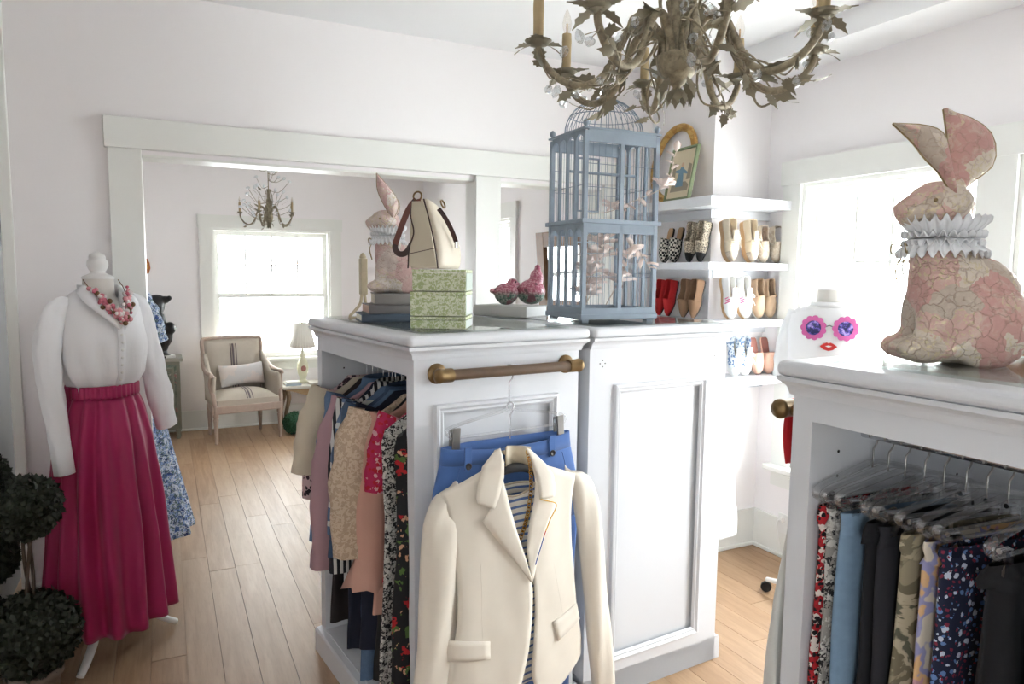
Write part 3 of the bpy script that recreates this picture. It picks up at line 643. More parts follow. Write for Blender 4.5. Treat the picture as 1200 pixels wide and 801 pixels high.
# --- striped top inside the blazer
TEE = stripes('breton_stripe', C(226, 222, 212), C(88, 116, 170), 2, .0215, .36)
tee = outfit_thing('striped_top', 'cream top with blue stripes worn inside the cream blazer', 'top')
xc = fl_(604, 600, -.10)[0]; z0 = fl_(604, 571, -.10)[1]
rg = []
for i in range(22):
    s = i/21; z = z0 - s*(z0-.28); a = interp([(0, .075), (.06, .11), (.12, .155), (.2, .165), (1, .185)], s)[0]; b = interp([(0, .022), (.2, .036), (1, .040)], s)[0]; ring = []
    for k in range(40):
        q = 2*PI*k/40; x = a*math.copysign(abs(math.cos(q))**.8, math.cos(q)); y = b*math.copysign(abs(math.sin(q))**.8, math.sin(q))
        zz = z-(.025*max(0, 1-(x/.075)**2) if (i == 0 and math.sin(q) < 0) else 0)
        ring.append(off((xc+x, -.082+y+.003*math.sin(x*60+s*5), zz)))
    rg.append(ring)
MB().loft(rg, True, (False, False)).build('body', TEE, tee, solid=.0015)
MB().tube([Vector(p)+Vector((0, -.001, .001)) for p in rg[0]]+[Vector(rg[0][0])], .0035, 6).build('neckband', cream, tee)
# --- cream blazer
IV = plain('ivory_wool', C(229, 220, 205), .85, var=.03, vs=30, bump=.25, bs=900, sheen=.25)
IVL = plain('ivory_lining', C(206, 192, 166), .6, var=.12, vs=60)
bz = outfit_thing('cream_blazer', 'cream wool blazer with notched lapels hanging open over the striped top', 'blazer')
BX = fl_(606, 640, -.13)[0]
def by(x, z, o=0):
    """how far the blazer's front stands out"""
    k = max(0, 1-((x-BX)/.30)**2); top = interp([(.40, 1.0), (.75, 1.0), (.90, .97), (1.0, .88), (1.06, .72), (1.12, .5)], z)[0]
    return -.062-.082*top*math.sqrt(k) - .004*nz(x*14, z*9, 1) - .003*math.sin((x-BX)*26)*(1 if z < .8 else .3) - o
def strip(Lp, Rp, n=30, k=16, o=0, fade=0):
    A, B = samp(Lp, n), samp(Rp, n); g = []
    for i in range(n):
        g.append([off((lerp(A[i][0], B[i][0], j/(k-1)), by(lerp(A[i][0], B[i][0], j/(k-1)), lerp(A[i][1], B[i][1], j/(k-1)), o), lerp(A[i][1], B[i][1], j/(k-1)))) for j in range(k)])
    return g
YF_ = -.13
LL = pl([(521, 580), (528, 602), (534, 640), (537, 690), (536, 735), (530, 775), (523, 830), (517, 880), (512, 930)], YF_)
LR = pl([(581, 541), (590, 575), (602, 622), (618, 672), (620, 710), (617, 750), (610, 790), (600, 830), (590, 870)], YF_)
MB().sheet(strip(LL, LR)).build('left_front', IV, bz, solid=.004)
RL = pl([(622, 539), (626, 572), (617, 625), (622, 676), (624, 715), (622, 750), (620, 785), (627, 806), (642, 818)], YF_)
RRp = pl([(678, 556), (672, 590), (672, 630), (676, 670), (680, 710), (685, 735), (690, 755), (690, 768), (690, 772)], YF_)
MB().sheet(strip(RL, RRp)).build('right_front', IV, bz, solid=.004)
# back with the lining turned to the viewer
g = []
for i in range(16):
    s = i/15; z = lerp(fl_(600, 527, -.06)[1], .47, s); a = interp([(0, .04), (.06, .075), (.13, .14), (.2, .185), (1, .21)], s)[0]; g.append([off((BX+a*u, -.050+.012*u*u, z)) for u in np.linspace(-1, 1, 13)])
MB().sheet(g).build('back', IVL, bz, solid=.004)
def sleeve(name, px, y, seed):
    rings = []; P = []
    for u, v, h_ in px: x, z = fl_(u, v, y); P.append((x, z, h_*.0027))
    Pc = curve(P, 30)
    for i, p in enumerate(Pc):
        ring = []
        for k in range(24):
            a = 2*PI*k/24; rr = p.z*(1+.07*nz(math.cos(a)*2, math.sin(a)*2+seed, i*.30)); ring.append(off((p.x+math.cos(a)*rr, lerp(-.068, y, min(1, i/9))-.012*math.sin(PI*i/29)+math.sin(a)*rr*lerp(.5, .58, min(1, i/10))+.006*math.sin(a)*math.sin(i*.5+math.cos(a)*3), p.y+(.015*math.cos(a)*(1 if seed < 5 else -1) if i < 3 else 0))))
        rings.append(ring)
    return MB().loft(rings, True, (True, False)).build(name, IV, bz)
sleeve('sleeve', [(534, 571, 3), (530, 574, 9), (523, 582, 15), (517, 600, 19), (514, 625, 21), (513, 660, 22), (512, 710, 23), (509, 760, 22), (503, 810, 20), (497, 860, 18), (492, 905, 17)], -.084, 1)
sleeve('sleeve', [(668, 550, 3), (672, 553, 11), (678, 561, 16), (683, 580, 18), (687, 610, 18), (691, 645, 18), (695, 690, 18), (700, 740, 18), (705, 790, 17), (709, 850, 16), (712, 890, 15)], -.084, 9)
# lapels and collar lie on the fronts
def lsamp(pts, n):
    L_ = [0]
    for p, q in zip(pts[:-1], pts[1:]): L_.append(L_[-1]+math.hypot(p[0]-q[0], p[1]-q[1]))
    ts = sorted(set(list(np.linspace(0, L_[-1], n-len(pts)+2))+L_[1:-1]))[:n]
    while len(ts) < n: ts.append(L_[-1])
    ts[-1] = L_[-1]
    return [(float(np.interp(t, L_, [p[0] for p in pts])), float(np.interp(t, L_, [p[1] for p in pts]))) for t in ts]
def flap(name, inner, outer, o1, o2, n=26, k=6, th=.0032):
    A, B = lsamp(pl(inner, YF_-.01), n), lsamp(pl(outer, YF_-.01), n); g = []
    for i in range(n):
        row = []
        for j in range(k):
            s = j/(k-1); x, z = lerp(A[i][0], B[i][0], s), lerp(A[i][1], B[i][1], s); row.append(off((x, by(x, z, lerp(o1, o2, s)+.002*math.sin(PI*s)), z)))
        g.append(row)
    return MB().sheet(g).build(name, IV, bz, solid=th, bevel=0)
flap('lapel', [(588, 560), (594, 590), (603, 622), (611, 648), (619.5, 677)], [(575, 595), (564.5, 611), (578, 628), (598, 652), (619, 679.5)], .012, .008)
rl = flap('lapel', [(626, 560), (624, 585), (617, 617), (614, 642), (620, 677)], [(634, 582), (652, 590), (642, 610), (631, 640), (621, 679.5)], .009, .006)
flap('collar', [(587, 525), (589.5, 540), (589, 558), (583, 580), (577, 595)], [(582, 528), (566, 547), (561, 566), (558, 582), (559, 589)], .014, .008)
flap('collar', [(616, 524), (621, 538), (626, 555), (628, 572), (629, 583)], [(622, 527), (641, 545), (648, 556), (650, 570), (649, 581)], .014, .008)
# back of the neck: collar stand and label
P = [fl_(u, v, -.06) for u, v in ((587, 525), (592, 524), (601, 525), (610, 524), (616, 524))]
g = [[off((x, -.058-.03*abs(i-2)/2, z+dz)) for i, (x, z) in enumerate(P)] for dz in (.008, -.02, -.05)]
MB().sheet(g).build('collar_stand', IVL, bz, solid=.004)
# coloured edging on the right lapel
ed = samp(pl([(632, 584), (652, 590.5), (643, 608), (636, 624), (631, 641), (625, 660)], YF_-.02), 26)
def edge(a, b, mat, nm): MB().tube([off((x, by(x, z, .016), z)) for x, z in ed[a:b]], .0016, 6).build(nm, mat, bz, label=nm.replace('_', ' '))
edge(0, 15, plain('yellow_braid', C(222, 172, 48), .7), 'yellow_braid'); edge(14, 17, plain('red_braid', C(196, 60, 40), .7), 'red_braid'); edge(16, 26, plain('blue_braid', C(70, 92, 160), .7), 'blue_braid')
# pocket flaps, darts
def pflap(px):
    A = pl(px, YF_-.01); g = []
    for i in range(5):
        row = []
        for j in range(7):
            u, v = j/6, i/4; x = lerp(lerp(A[0][0], A[1][0], u), lerp(A[3][0], A[2][0], u), v); z = lerp(lerp(A[0][1], A[1][1], u), lerp(A[3][1], A[2][1], u), v); row.append(off((x, by(x, z, .004+.003*v), z)))
        g.append(row)
    MB().sheet(g).build('pocket_flap', IV, bz, solid=.003)
pflap([(527, 753), (574, 751), (574, 771), (528, 778)]); pflap([(648, 729), (682, 710), (686, 729), (654, 751)])
for px in ([(562, 660), (563, 700), (564, 748)], [(648, 660), (654, 690), (660, 718)]):
    MB().tube([off((x, by(x, z, .0015), z)) for x, z in samp(pl(px, YF_), 12)], .0011, 5).build('dart_seam', IV, bz)
# --- gold chain necklace inside the lapels
GOLDM = plain('gold_metal', C(205, 160, 80), .25, 1, .1)
nk = outfit_thing('chain_necklace', 'gold chain necklace hanging inside the right lapel of the cream blazer', 'necklace')
ch = samp(pl([(619, 530), (621.5, 550), (622, 572), (619, 597), (614, 618), (606, 640), (603, 650), (598, 640), (594, 622)], -.125), 44)
lm = MB(); n = 12
lm.loft([[Vector(((.0062+.0014*math.cos(b))*math.cos(a)*1.25, (.0062+.0014*math.cos(b))*math.sin(a), .0014*math.sin(b))) for b in [2*PI*i/6 for i in range(6)]] for a in [2*PI*i/n for i in range(n+1)]], True, (False, False))
lme = lm.mesh('chain_link', GOLDM)
for i, (x, z) in enumerate(ch):
    o = bpy.data.objects.new('chain_link', lme); COL.objects.link(o); o.parent = nk; o.location = off((x, -.122 if z > 1.0 else -.126, z))
    j = min(i+1, 43); ang = math.atan2(ch[j][1]-ch[max(i-1, 0)][1], ch[j][0]-ch[max(i-1, 0)][0]); o.rotation_euler = Euler((R(90)+(R(75) if i % 2 else 0), -ang, 0), 'XYZ')
# ================================================================== ON THE CABINET TOPS
def patch(name, cols):
    t = NT(name); v = t.coord(); nvec = t.n('VectorMath', operation='MULTIPLY_ADD', i_0=t.noise(v, 22, 3)[1], i_1=(.06,)*3, i_2=v).outputs[0]
    vo = t.vor(nvec, 15); r = t.n('SeparateColor', i_0=vo[1]).outputs[0]; n2 = t.noise(v, 45, 4, .65, .5)[0]; n3 = t.noise(v, 130, 3)[0]
    c = t.mix(t.math('GREATER_THAN', r, .36), cols[0], cols[1]); c = t.mix(t.math('GREATER_THAN', r, .62), c, cols[2]); c = t.mix(t.math('GREATER_THAN', r, .82), c, cols[3])
    vein = t.step(t.vor(nvec, 34, 'DISTANCE_TO_EDGE')[0], .05, .0); c = t.mix(t.math('MULTIPLY', vein, .5), c, C(170, 142, 124))
    c = t.mix(t.math('MULTIPLY', t.step(n2, .5, .65), .4), c, cols[1])
    sp = t.math('MULTIPLY', t.math('GREATER_THAN', n3, .57), t.math('LESS_THAN', r, .75)); c = t.mix(t.math('MULTIPLY', sp, .8), c, C(206, 192, 158))
    t.bump(t.math('ADD', n2, t.math('MULTIPLY', vein, -.4)), .6, .006); t.put(t.b.inputs['Roughness'], t.math('MULTIPLY_ADD', sp, -.5, .8)); t.put(t.b.inputs['Metallic'], t.math('MULTIPLY', sp, .5)); return t.out(c)
PATCH = patch('patchwork_brocade', [C(206, 170, 160), C(212, 200, 186), C(190, 175, 160), C(198, 154, 146)])
PATCH2 = patch('faded_brocade', [C(214, 188, 182), C(222, 213, 206), C(206, 190, 182), C(208, 174, 170)])
RUF = plain('white_tulle', C(232, 232, 234), .8, var=.03)
CORD = plain('gold_cord', C(150, 130, 92), .6)
def lens_leaf(A, B, n=14, k=9, th=.02, cup=.0):
    """cushioned leaf between two outlines A and B given as (x, z) lists, thickness along y"""
    a, b = samp(A, n), samp(B, n); rings = []
    for i in range(n):
        ring = []; prof = math.sqrt(max(.04, 1-((i/(n-1))*2-1)**4))
        for j in range(2*k):
            q = 2*PI*j/(2*k); s = .5-.5*math.cos(q); x, z = lerp(a[i][0], b[i][0], s), lerp(a[i][1], b[i][1], s)
            ring.append((x, math.sin(q)*th*.5*prof+cup*(1-(2*s-1)**2), z))
        rings.append(ring)
    return rings
def rabbit(name, label, loc, rz, s, ears, mat, tilt=0):
    r = thing(name, label, 'fabric rabbit', loc, rz, 'patchwork fabric rabbits on the cabinet tops')
    m = MB(); rot = lambda a: Matrix.Rotation(R(a), 3, 'Y')
    m.ell((-.045*s, 0, .105*s), (.092*s, .088*s, .115*s)); m.ell((.005*s, 0, .15*s), (.082*s, .075*s, .125*s), M=rot(8)); m.ell((.028*s, 0, .215*s), (.06*s, .058*s, .07*s))
    m.ell((-.045*s, .06*s, .075*s), (.085*s, .05*s, .085*s)); m.ell((-.045*s, -.06*s, .075*s), (.085*s, .05*s, .085*s))
    for e in (-1, 1): m.ell((.065*s, e*.04*s, .028*s), (.058*s, .036*s, .030*s)); m.ell((.05*s, e*.035*s, .09*s), (.035*s, .03*s, .09*s))
    m.ell((-.005*s, 0, .03*s), (.125*s, .09*s, .032*s)); m.ell((-.13*s, 0, .05*s), (.03*s, .03*s, .03*s))
    o = m.build('body', mat, r); remesh(o, .008*s, 6)
    m = MB(); m.ell((.038*s, 0, .322*s), (.068*s, .055*s, .052*s)); m.ell((.085*s, 0, .312*s), (.04*s, .036*s, .034*s)); m.ell((.03*s, 0, .27*s), (.045*s, .045*s, .05*s)); m.ell((.118*s, 0, .318*s), (.010*s, .012*s, .010*s))
    o = m.build('head', mat, r); remesh(o, .006*s, 5)
    for e in (-1, 1): MB().ell((.066*s, e*.048*s, .33*s), .004*s, 10, 7).build('eye', CORD, r, label='small bead eye')
    for A, B, y, rt in ears:
        e = MB().loft(lens_leaf([(x*s, z*s) for x, z in A], [(x*s, z*s) for x, z in B], th=.022*s, cup=.012*s), True).build('ear', mat, r, (0, y*s, 0), (rt, 0, 0))
        for P in (A, B): MB().tube([(x, .0, z) for x, z in samp([(x*s, z*s) for x, z in P], 12)], .0022*s, 6).build('seam', CORD, e)
    for zz, r0, r1, dz, ph in ((.258, .052, .082, .036, 0), (.256, .052, .084, -.034, .5), (.258, .05, .076, .006, .2), (.256, .05, .074, -.012, .9)):
        rg = []
        for j in range(5):
            u = j/4; ring = []
            for k in range(144):
                q = 2*PI*k/144; rr = lerp(r0, r1, u)*(1+.05*u*math.sin(q*26+ph*6)); ring.append((.026*s+rr*s*math.cos(q), rr*s*.92*math.sin(q), (zz+dz*u+.008*u*math.sin(q*26+ph*6+1.3))*s))
            rg.append(ring)
        MB().loft(rg, True, (False, False)).build('ruffle', RUF, r, solid=.0015)
    st = MB()
    for e in (-1, 1): st.tube(curve([(.09*s, 0, .235*s), (.108*s, e*.014*s, .20*s), (.104*s, e*.02*s, .17*s), (.098*s, e*.012*s, .15*s)], 12), .0016*s, 5).tube(curve([(.093*s, 0, .237*s), (.112*s, e*.03*s, .245*s), (.11*s, e*.035*s, .225*s), (.093*s, 0, .235*s)], 12), .0016*s, 5)
    st.build('bow_string', CORD, r)
    return r
# x runs from the rabbit's back to its nose
ears_r = [([(.024, .345), (.040, .41), (.055, .458), (.09, .477), (.155, .482)], [(.032, .345), (.06, .385), (.09, .415), (.115, .445), (.155, .482)], .018, R(-3)),
          ([(-.004, .345), (-.046, .38), (-.082, .415), (-.078, .47), (-.04, .505), (.022, .528)], [(.014, .345), (.010, .39), (.008, .42), (.010, .45), (.014, .48), (.022, .528)], -.018, R(3))]
rabbit('fabric_rabbit', 'large pink and cream patchwork rabbit with spread ears on the right cabinet', (1.475, .915, CT+.007), R(147), 1.0, ears_r, PATCH)
ears_l = [([(.015, .34), (.05, .40), (.075, .46), (.078, .53)], [(.0, .34), (-.018, .39), (.0, .44), (.078, .53)], .014, R(-4)),
          ([(.005, .34), (.02, .40), (.055, .45), (.07, .50)], [(-.008, .34), (-.03, .38), (-.02, .43), (.07, .50)], -.016, R(5))]
BKZ = 1.479
# --- books under the left rabbit
def book(name, label, loc, rz, W, D, T, mat, group=None, pages=None):
    """W along local x (spine length), D deep; spine on the front (-y) face"""
    r = thing(name, label, 'book', loc, rz, group); c = .0028
    MB().box(0, W, 0, D, 0, c).build('cover', mat, r); MB().box(0, W, 0, D, T-c, T).build('cover', mat, r)
    m = MB(); pts = [(-.006*math.cos(a)+.0, T/2+T/2*math.sin(a)) for a in np.linspace(-PI/2, PI/2, 9)]
    g = [[(x, y+.002*0, z) for y, z in pts] for x in (0, W)]; m.sheet(g); m.build('spine', mat, r, solid=.002)
    MB().box(.003, W-.003, .002, D-.004, c, T-c).build('pages', pages or PAGES, r)
    return r
PAGES = stripes('page_edges', C(226, 218, 202), C(204, 194, 174), 2, .0016, .4)
bx = lambda u, v: tuple(m1 @ Vector((u, v, 0)))[:2]
kx, ky = .615, 2.40
book('book', 'large blue-grey book, lowest of three under the left fabric rabbit', (kx, ky+.045, CT+.007), R(-8), .27, .20, .027, plain('blue_grey_cloth', C(82, 96, 112), .7, var=.08), 'books under the left rabbit')
book('book', 'grey book in the middle of three under the left fabric rabbit', (kx+.03, ky+.06, CT+.034), R(-6), .235, .17, .033, plain('grey_cloth', C(126, 122, 122), .7, var=.06), 'books under the left rabbit', plain('pink_edges', C(206, 170, 150), .8))
book('book', 'pale grey book, topmost of three, directly under the left fabric rabbit', (kx+.05, ky+.055, CT+.067), R(-10), .21, .17, .040, plain('pale_grey_cloth', C(150, 145, 142), .7, var=.06), 'books under the left rabbit')
rabbit('fabric_rabbit', 'faded pink fabric rabbit with joined upright ears on three books', (.755, 2.515, CT+.108), R(168), .80, ears_l, PATCH2)
# --- gilded stand with a curled foot
g = thing('gilt_stand', 'pale gilded stand with a curled foot behind the left fabric rabbit', 'ornament', (.69, 2.71, CT))
GOLD2 = plain('pale_gilt', C(194, 182, 154), .55, .2, .2, 40, .2, 80)
MB().box(-.012, .014, -.02, .02, .095, .235).build('upright', GOLD2, g, bevel=.004)
MB().tube(curve([(-.052, 0, .006), (-.05, 0, .016), (-.036, 0, .03), (-.012, 0, .06), (-.005, 0, .10)], 16), .006, 8).tube(curve([(.04, .01, .006), (.034, .01, .02), (.015, .01, .05), (.005, 0, .10)], 12), .006, 8).tube([(-.052, 0, .006), (.04, .01, .006)], .005, 8).build('curled_foot', GOLD2, g)
MB().lathe([(.005, .232), (.014, .238), (.009, .25), (.002, .256)], 12).build('finial', GOLD2, g)
# --- green toile boxes
TOILE = blotch('green_toile', [C(170, 182, 132), C(214, 218, 194)], 95, (.5,), .7, 5, 1.2, .05)
SIDE = stripes('pale_box_side', C(214, 220, 214), C(190, 200, 190), 0, .012, .2)
for lab, z0, z1, ox, wd in (('lowest', 0, .040, 0, .174), ('middle', .0405, .118, 0, .174), ('topmost', .1185, .187, .006, .168)):
    b = thing('storage_box', 'green and cream toile covered box, %s of the stack under the handbag' % lab, 'box', (.688+ox*.87, 2.118-ox*.5, CT+.007+z0), R(-29.6), 'green toile boxes stacked on the island'); h = z1-z0
    MB().box(0, wd, 0, .17, 0, h-.0125).build('body', TOILE, b, bevel=.0015)
    MB().box(-.0012, wd+.0012, -.0012, .1712, h-.0115, h-.002).build('lid', TOILE, b, bevel=.0015)
    MB().box(wd+.0005, wd+.0018, .004, .166, .002, h-.013).build('side_panel', SIDE, b, label='pale end panel')
BXT = CT+.007+.187
# --- handbag
BAG = plain('cream_leather', C(214, 204, 186), .55, var=.03, vs=12, bump=.12, bs=220); TAN = plain('brown_leather', C(104, 48, 34), .45, var=.15, vs=25); DTAN = plain('dark_leather', C(58, 30, 26), .45, var=.15)
hb = thing('handbag', 'cream leather handbag with a brown strap on the green toile boxes', 'handbag', (.775, 2.125, BXT+.001), R(-46))
# local x: across the gusset (towards image right), y: along the bag, away from the viewer
def bag_ring(x0, x1, y0, y1, z, skew=0, n=6):
    p = []
    for j in range(n): p.append((lerp(x0, x1, j/n), y0-.006*math.sin(PI*j/n), z))
    for j in range(n): p.append((x1+.010*math.sin(PI*j/n), lerp(y0, y1, j/n), z+skew*j/n))
    for j in range(n): p.append((lerp(x1, x0, j/n), y1, z+skew*(1-0*j/n)))
    for j in range(n): p.append((x0-.010*math.sin(PI*j/n), lerp(y1, y0, j/n), z+skew*(1-j/n)))
    return p
MB().loft([bag_ring(-.062, .040, -.055, .09, .0), bag_ring(-.064, .044, -.058, .10, .008), bag_ring(-.060, .046, -.056, .105, .05), bag_ring(-.056, .036, -.052, .105, .10, -.01), bag_ring(-.050, .014, -.046, .10, .16, -.02), bag_ring(-.046, -.008, -.040, .09, .215, -.045)], True).build('body', BAG, hb, sub=1)
m = MB(); m.prism([(-.058, .006), (.038, .006), (.010, .155), (-.012, .205), (-.046, .205), (-.050, .15)], -.072, -.066, Matrix(((1, 0, 0, 0), (0, 0, 1, 0), (0, 1, 0, 0), (0, 0, 0, 1))))
m.build('gusset', plain('taupe_leather', C(196, 186, 164), .6, var=.03), hb)
MB().tube(curve([(-.060, -.073, .0), (-.056, -.073, .06), (-.04, -.073, .11), (-.05, -.072, .16), (-.046, -.066, .21)], 20), .0022, 6).build('piping', DTAN, hb, label='dark piped seam')
MB().tube(curve([(.042, -.072, .0), (.032, -.072, .07), (.012, -.072, .15), (-.010, -.064, .212)], 20), .0022, 6).build('piping', DTAN, hb, label='dark piped seam')
MB().tube([(-.054, -.073, .045), (.034, -.073, .062)], .0012, 5).build('seam', DTAN, hb)
rg = lambda c, r_, M: MB().loft([[M @ Vector(((r_+.0028*math.cos(b))*math.cos(a), (r_+.0028*math.cos(b))*math.sin(a), .0028*math.sin(b)))+Vector(c) for b in [2*PI*i/8 for i in range(8)]] for a in [2*PI*i/20 for i in range(21)]], True, (False, False))
rg((-.036, -.055, .222), .014, Matrix.Rotation(R(80), 3, 'X')).build('strap_ring', BRASS, hb); rg((.034, -.02, .20), .012, Matrix.Rotation(R(70), 3, 'Y')).build('strap_ring', BRASS, hb)
def strap(pts, w, nm, mat):
    P = curve(pts, 24); g = []
    for i, p in enumerate(P):
        t = (P[min(i+1, 23)]-P[max(i-1, 0)]).normalized(); n = t.cross(Vector((.35, -.94, 0))).normalized(); n2 = t.cross(n).normalized()
        g.append([p-n*w-n2*.0025, p+n*w-n2*.0025, p+n*w+n2*.0025, p-n*w+n2*.0025])
    MB().loft(g, True, (True, True), False).build(nm, mat, hb)
strap([(-.040, -.055, .212), (-.062, -.06, .185), (-.085, -.06, .14), (-.104, -.06, .095), (-.112, -.06, .075)], .009, 'strap', TAN)
strap([(-.108, -.06, .088), (-.113, -.058, .062), (-.100, -.055, .045), (-.078, -.05, .05), (-.055, -.045, .085)], .009, 'strap', DTAN)
strap([(-.032, -.060, .212), (-.027, -.061, .19), (-.022, -.061, .165)], .008, 'strap_tab', TAN)
strap([(.024, -.03, .185), (.040, -.02, .16), (.055, .0, .12), (.062, .018, .085)], .007, 'zip_tab', DTAN)
MB().box(.058, .067, .012, .024, .064, .086).build('buckle', CHROME, hb, bevel=.002)
# --- ceramic birds on a pale book
book('book', 'thick pale grey book under the two ceramic birds', (1.163, 2.722, CT+.007), R(-57.4), .256, .175, .044, plain('pale_book_cloth', C(196, 196, 192), .6, var=.06), None, plain('white_pages', C(238, 238, 236), .7, var=.02))
def birdmat(name):
    t = NT(name); v = t.coord(); z = t.n('SeparateXYZ', i_0=v).outputs[2]; k = t.math('ADD', z, t.math('MULTIPLY', t.noise(v, 45, 4)[0], .03)); n2 = t.noise(v, 160, 3)[0]
    c = t.mix(t.step(k, .05, .07), t.mix(t.step(n2, .42, .58), C(52, 86, 72), C(140, 146, 136)), t.mix(t.step(n2, .45, .6), C(168, 84, 106), C(206, 152, 160)))
    c = t.mix(t.step(t.noise(v, 25, 3)[0], .58, .62), c, C(110, 70, 76)); t.bump(n2, .5, .002); return t.out(c, .3)
BM = birdmat('crackled_pink_green_glaze')
z0 = CT+.052
b = thing('ceramic_bird', 'small round pink and green ceramic bird with a turned head, left on the pale book', 'ceramic bird', (1.280, 2.655, z0), R(-25)); b.scale = (1.14,)*3
m = MB(); m.ell((0, 0, .042), (.046, .040, .040)); m.ell((.022, 0, .078), (.021, .019, .020)); m.ell((.042, 0, .077), (.013, .006, .006)); m.ell((-.045, 0, .05), (.018, .018, .010)); m.ell((0, 0, .012), (.028, .026, .012)); o = m.build('body', BM, b); remesh(o, .004, 4)
MB().ell((.034, -.014, .084), .0032, 8, 6).build('eye', BLACK, b); MB().ell((.046, 0, .0765), (.010, .0045, .004), 10, 6).build('beak', plain('bone_glaze', C(206, 186, 170), .3), b)
b = thing('ceramic_bird', 'taller gourd-shaped pink and green ceramic bird beside the birdcage', 'ceramic bird', (1.392, 2.645, z0), R(160)); b.scale = (1.08,)*3
m = MB(); m.ell((0, 0, .05), (.058, .050, .050)); m.ell((-.02, 0, .10), (.028, .026, .040)); m.ell((-.024, 0, .135), (.014, .013, .018)); m.ell((.05, 0, .05), (.022, .02, .018)); o = m.build('body', BM, b); remesh(o, .004, 5)
MB().lathe([(.012, .142), (.010, .152), (.002, .157)], 10, (-.024, 0, 0)).build('tip', BM, b)
# --- birdcage
CB = plain('blue_grey_paint', C(138, 150, 162), .6, var=.14, vs=14, bump=.2, bs=90); CW = plain('cage_wire', C(128, 142, 156), .45, .4, .1)
cg = thing('birdcage', 'tall two-storey blue-grey wooden birdcage with a wire dome', 'birdcage', (1.360, 2.187, CT+.007), R(-1.6)); W_, D_ = .325, .272
zt = .70; zl = .36
for x in (.02, W_-.02):
    for y in (.02, D_-.02): MB().box(x-.014, x+.014, y-.014, y+.014, 0, .012).build('foot', CB, cg)
MB().box(-.006, W_+.006, -.006, D_+.006, .010, .030).build('base_tray', CB, cg, bevel=.003)
m = MB(); m.box(0, W_, 0, .014, .03, .052).box(0, W_, D_-.014, D_, .03, .052).box(0, .014, .014, D_-.014, .03, .052).box(W_-.014, W_, .014, D_-.014, .03, .052); m.build('base_board', CB, cg)
ps = .017
for x in (0, W_-ps):
    for y in (0, D_-ps):
        MB().box(x, x+ps, y, y+ps, .052, zt-.012).build('corner_post', CB, cg, bevel=.001)
        f = MB().lathe([(.006, 0), (.006, .004), (.011, .010), (.012, .018), (.008, .026), (.002, .030)], 14, (x+ps/2, y+ps/2, zt)).build('finial', CB, cg)
for y in (0, D_-.012): MB().box(W_/2-.008, W_/2+.008, y+.001, y+.012, .052, zt-.03).build('mullion_post', CB, cg)
MB().box(-.010, W_+.010, -.010, .016, zl, zl+.016).box(-.010, W_+.010, D_-.016, D_+.010, zl, zl+.016).box(-.010, .016, .016, D_-.016, zl, zl+.016).box(W_-.016, W_+.010, .016, D_-.016, zl, zl+.016).build('ledge', CB, cg, bevel=.002)
for z_a, z_b in ((zl-.034, zl), (zt-.05, zt)):
    for y in (.001, D_-.013): MB().box(ps, W_-ps, y, y+.012, z_a, z_b).build('front_rail', CB, cg)
MB().box(-.004, W_+.004, -.004, .016, zt-.006, zt).box(-.004, W_+.004, D_-.016, D_+.004, zt-.006, zt).box(-.004, .016, .016, D_-.016, zt-.006, zt).box(W_-.016, W_+.004, .016, D_-.016, zt-.006, zt).build('top_frame', CB, cg)
def arch_board(x, za, zb, bays=4):
    """side board with round-headed openings: posts and spandrels"""
    L = D_-2*ps; bw = L/bays; p_ = .013
    for i in range(1, bays): MB().box(x, x+.010, ps+i*bw-p_/2, ps+i*bw+p_/2, za, zb).build('side_post', CB, cg)
    for i in range(bays):
        ya, yb_ = ps+i*bw+p_/2*(i > 0), ps+(i+1)*bw-p_/2*(i < bays-1); r_ = (yb_-ya)/2; cy = (ya+yb_)/2; zc = zb-.016-r_
        arc = [(cy-r_*math.cos(a), zc+r_*math.sin(a)) for a in np.linspace(0, PI, 13)]
        poly = [(ya, zb)]+[(ya, zc)]+arc[1:-1]+[(yb_, zc), (yb_, zb)]
        m = MB()
        for (a0, b0), (a1, b1) in zip(arc[:-1], arc[1:]):
            for xx in (x+.001, x+.009): m.add([(xx, a0, b0), (xx, a1, b1), (xx, a1, zb), (xx, a0, zb)], [(0, 1, 2, 3)])
            m.add([(x+.001, a0, b0), (x+.009, a0, b0), (x+.009, a1, b1), (x+.001, a1, b1)], [(0, 1, 2, 3)])
        m.build('arch', CB, cg)
for x in (.002, W_-.012): arch_board(x, .052, zl); arch_board(x, zl+.016, zt-.006)
m = MB()
def wires(m, axis, c0, a, b, za, zb, n, mids):
    for i in range(1, n):
        q = lerp(a, b, i/n); p = (q, c0) if axis == 'x' else (c0, q); m.tube([(*p, za), (*p, zb)], .0009, 5, False)
    for zz in mids: m.tube([(a, c0, zz), (b, c0, zz)] if axis == 'x' else [(c0, a, zz), (c0, b, zz)], .0013, 5, False)
for y in (.014, D_-.016):
    for za, zb in ((.05, zl-.03), (zl+.016, zt-.048)): wires(m, 'x', y, ps, W_-ps, za, zb, 11, (lerp(za, zb, .42), lerp(za, zb, .72)))
for x in (.013, W_-.015):
    for za, zb in ((.05, zl), (zl+.016, zt-.03)): wires(m, 'y', x, ps, D_-ps, za, zb, 9, (lerp(za, zb, .42),))
k = m.build('wire_bars', CW, cg); k['kind'] = 'stuff'
m = MB(); cx_, cy_ = W_/2, D_/2
for i in range(36):
    a = 2*PI*i/36; m.tube([(cx_+.158*math.cos(a)*math.cos(t), cy_+.126*math.sin(a)*math.cos(t), zt+.004+.135*math.sin(t)**1.0) for t in np.linspace(0, R(86), 10)], .0012, 5, False)
for t in (0, .5, 1.2): m.tube([(cx_+.158*math.cos(a)*math.cos(t), cy_+.126*math.sin(a)*math.cos(t), zt+.004+.135*math.sin(t)) for a in np.linspace(0, 2*PI, 40)], .0016, 5, False)
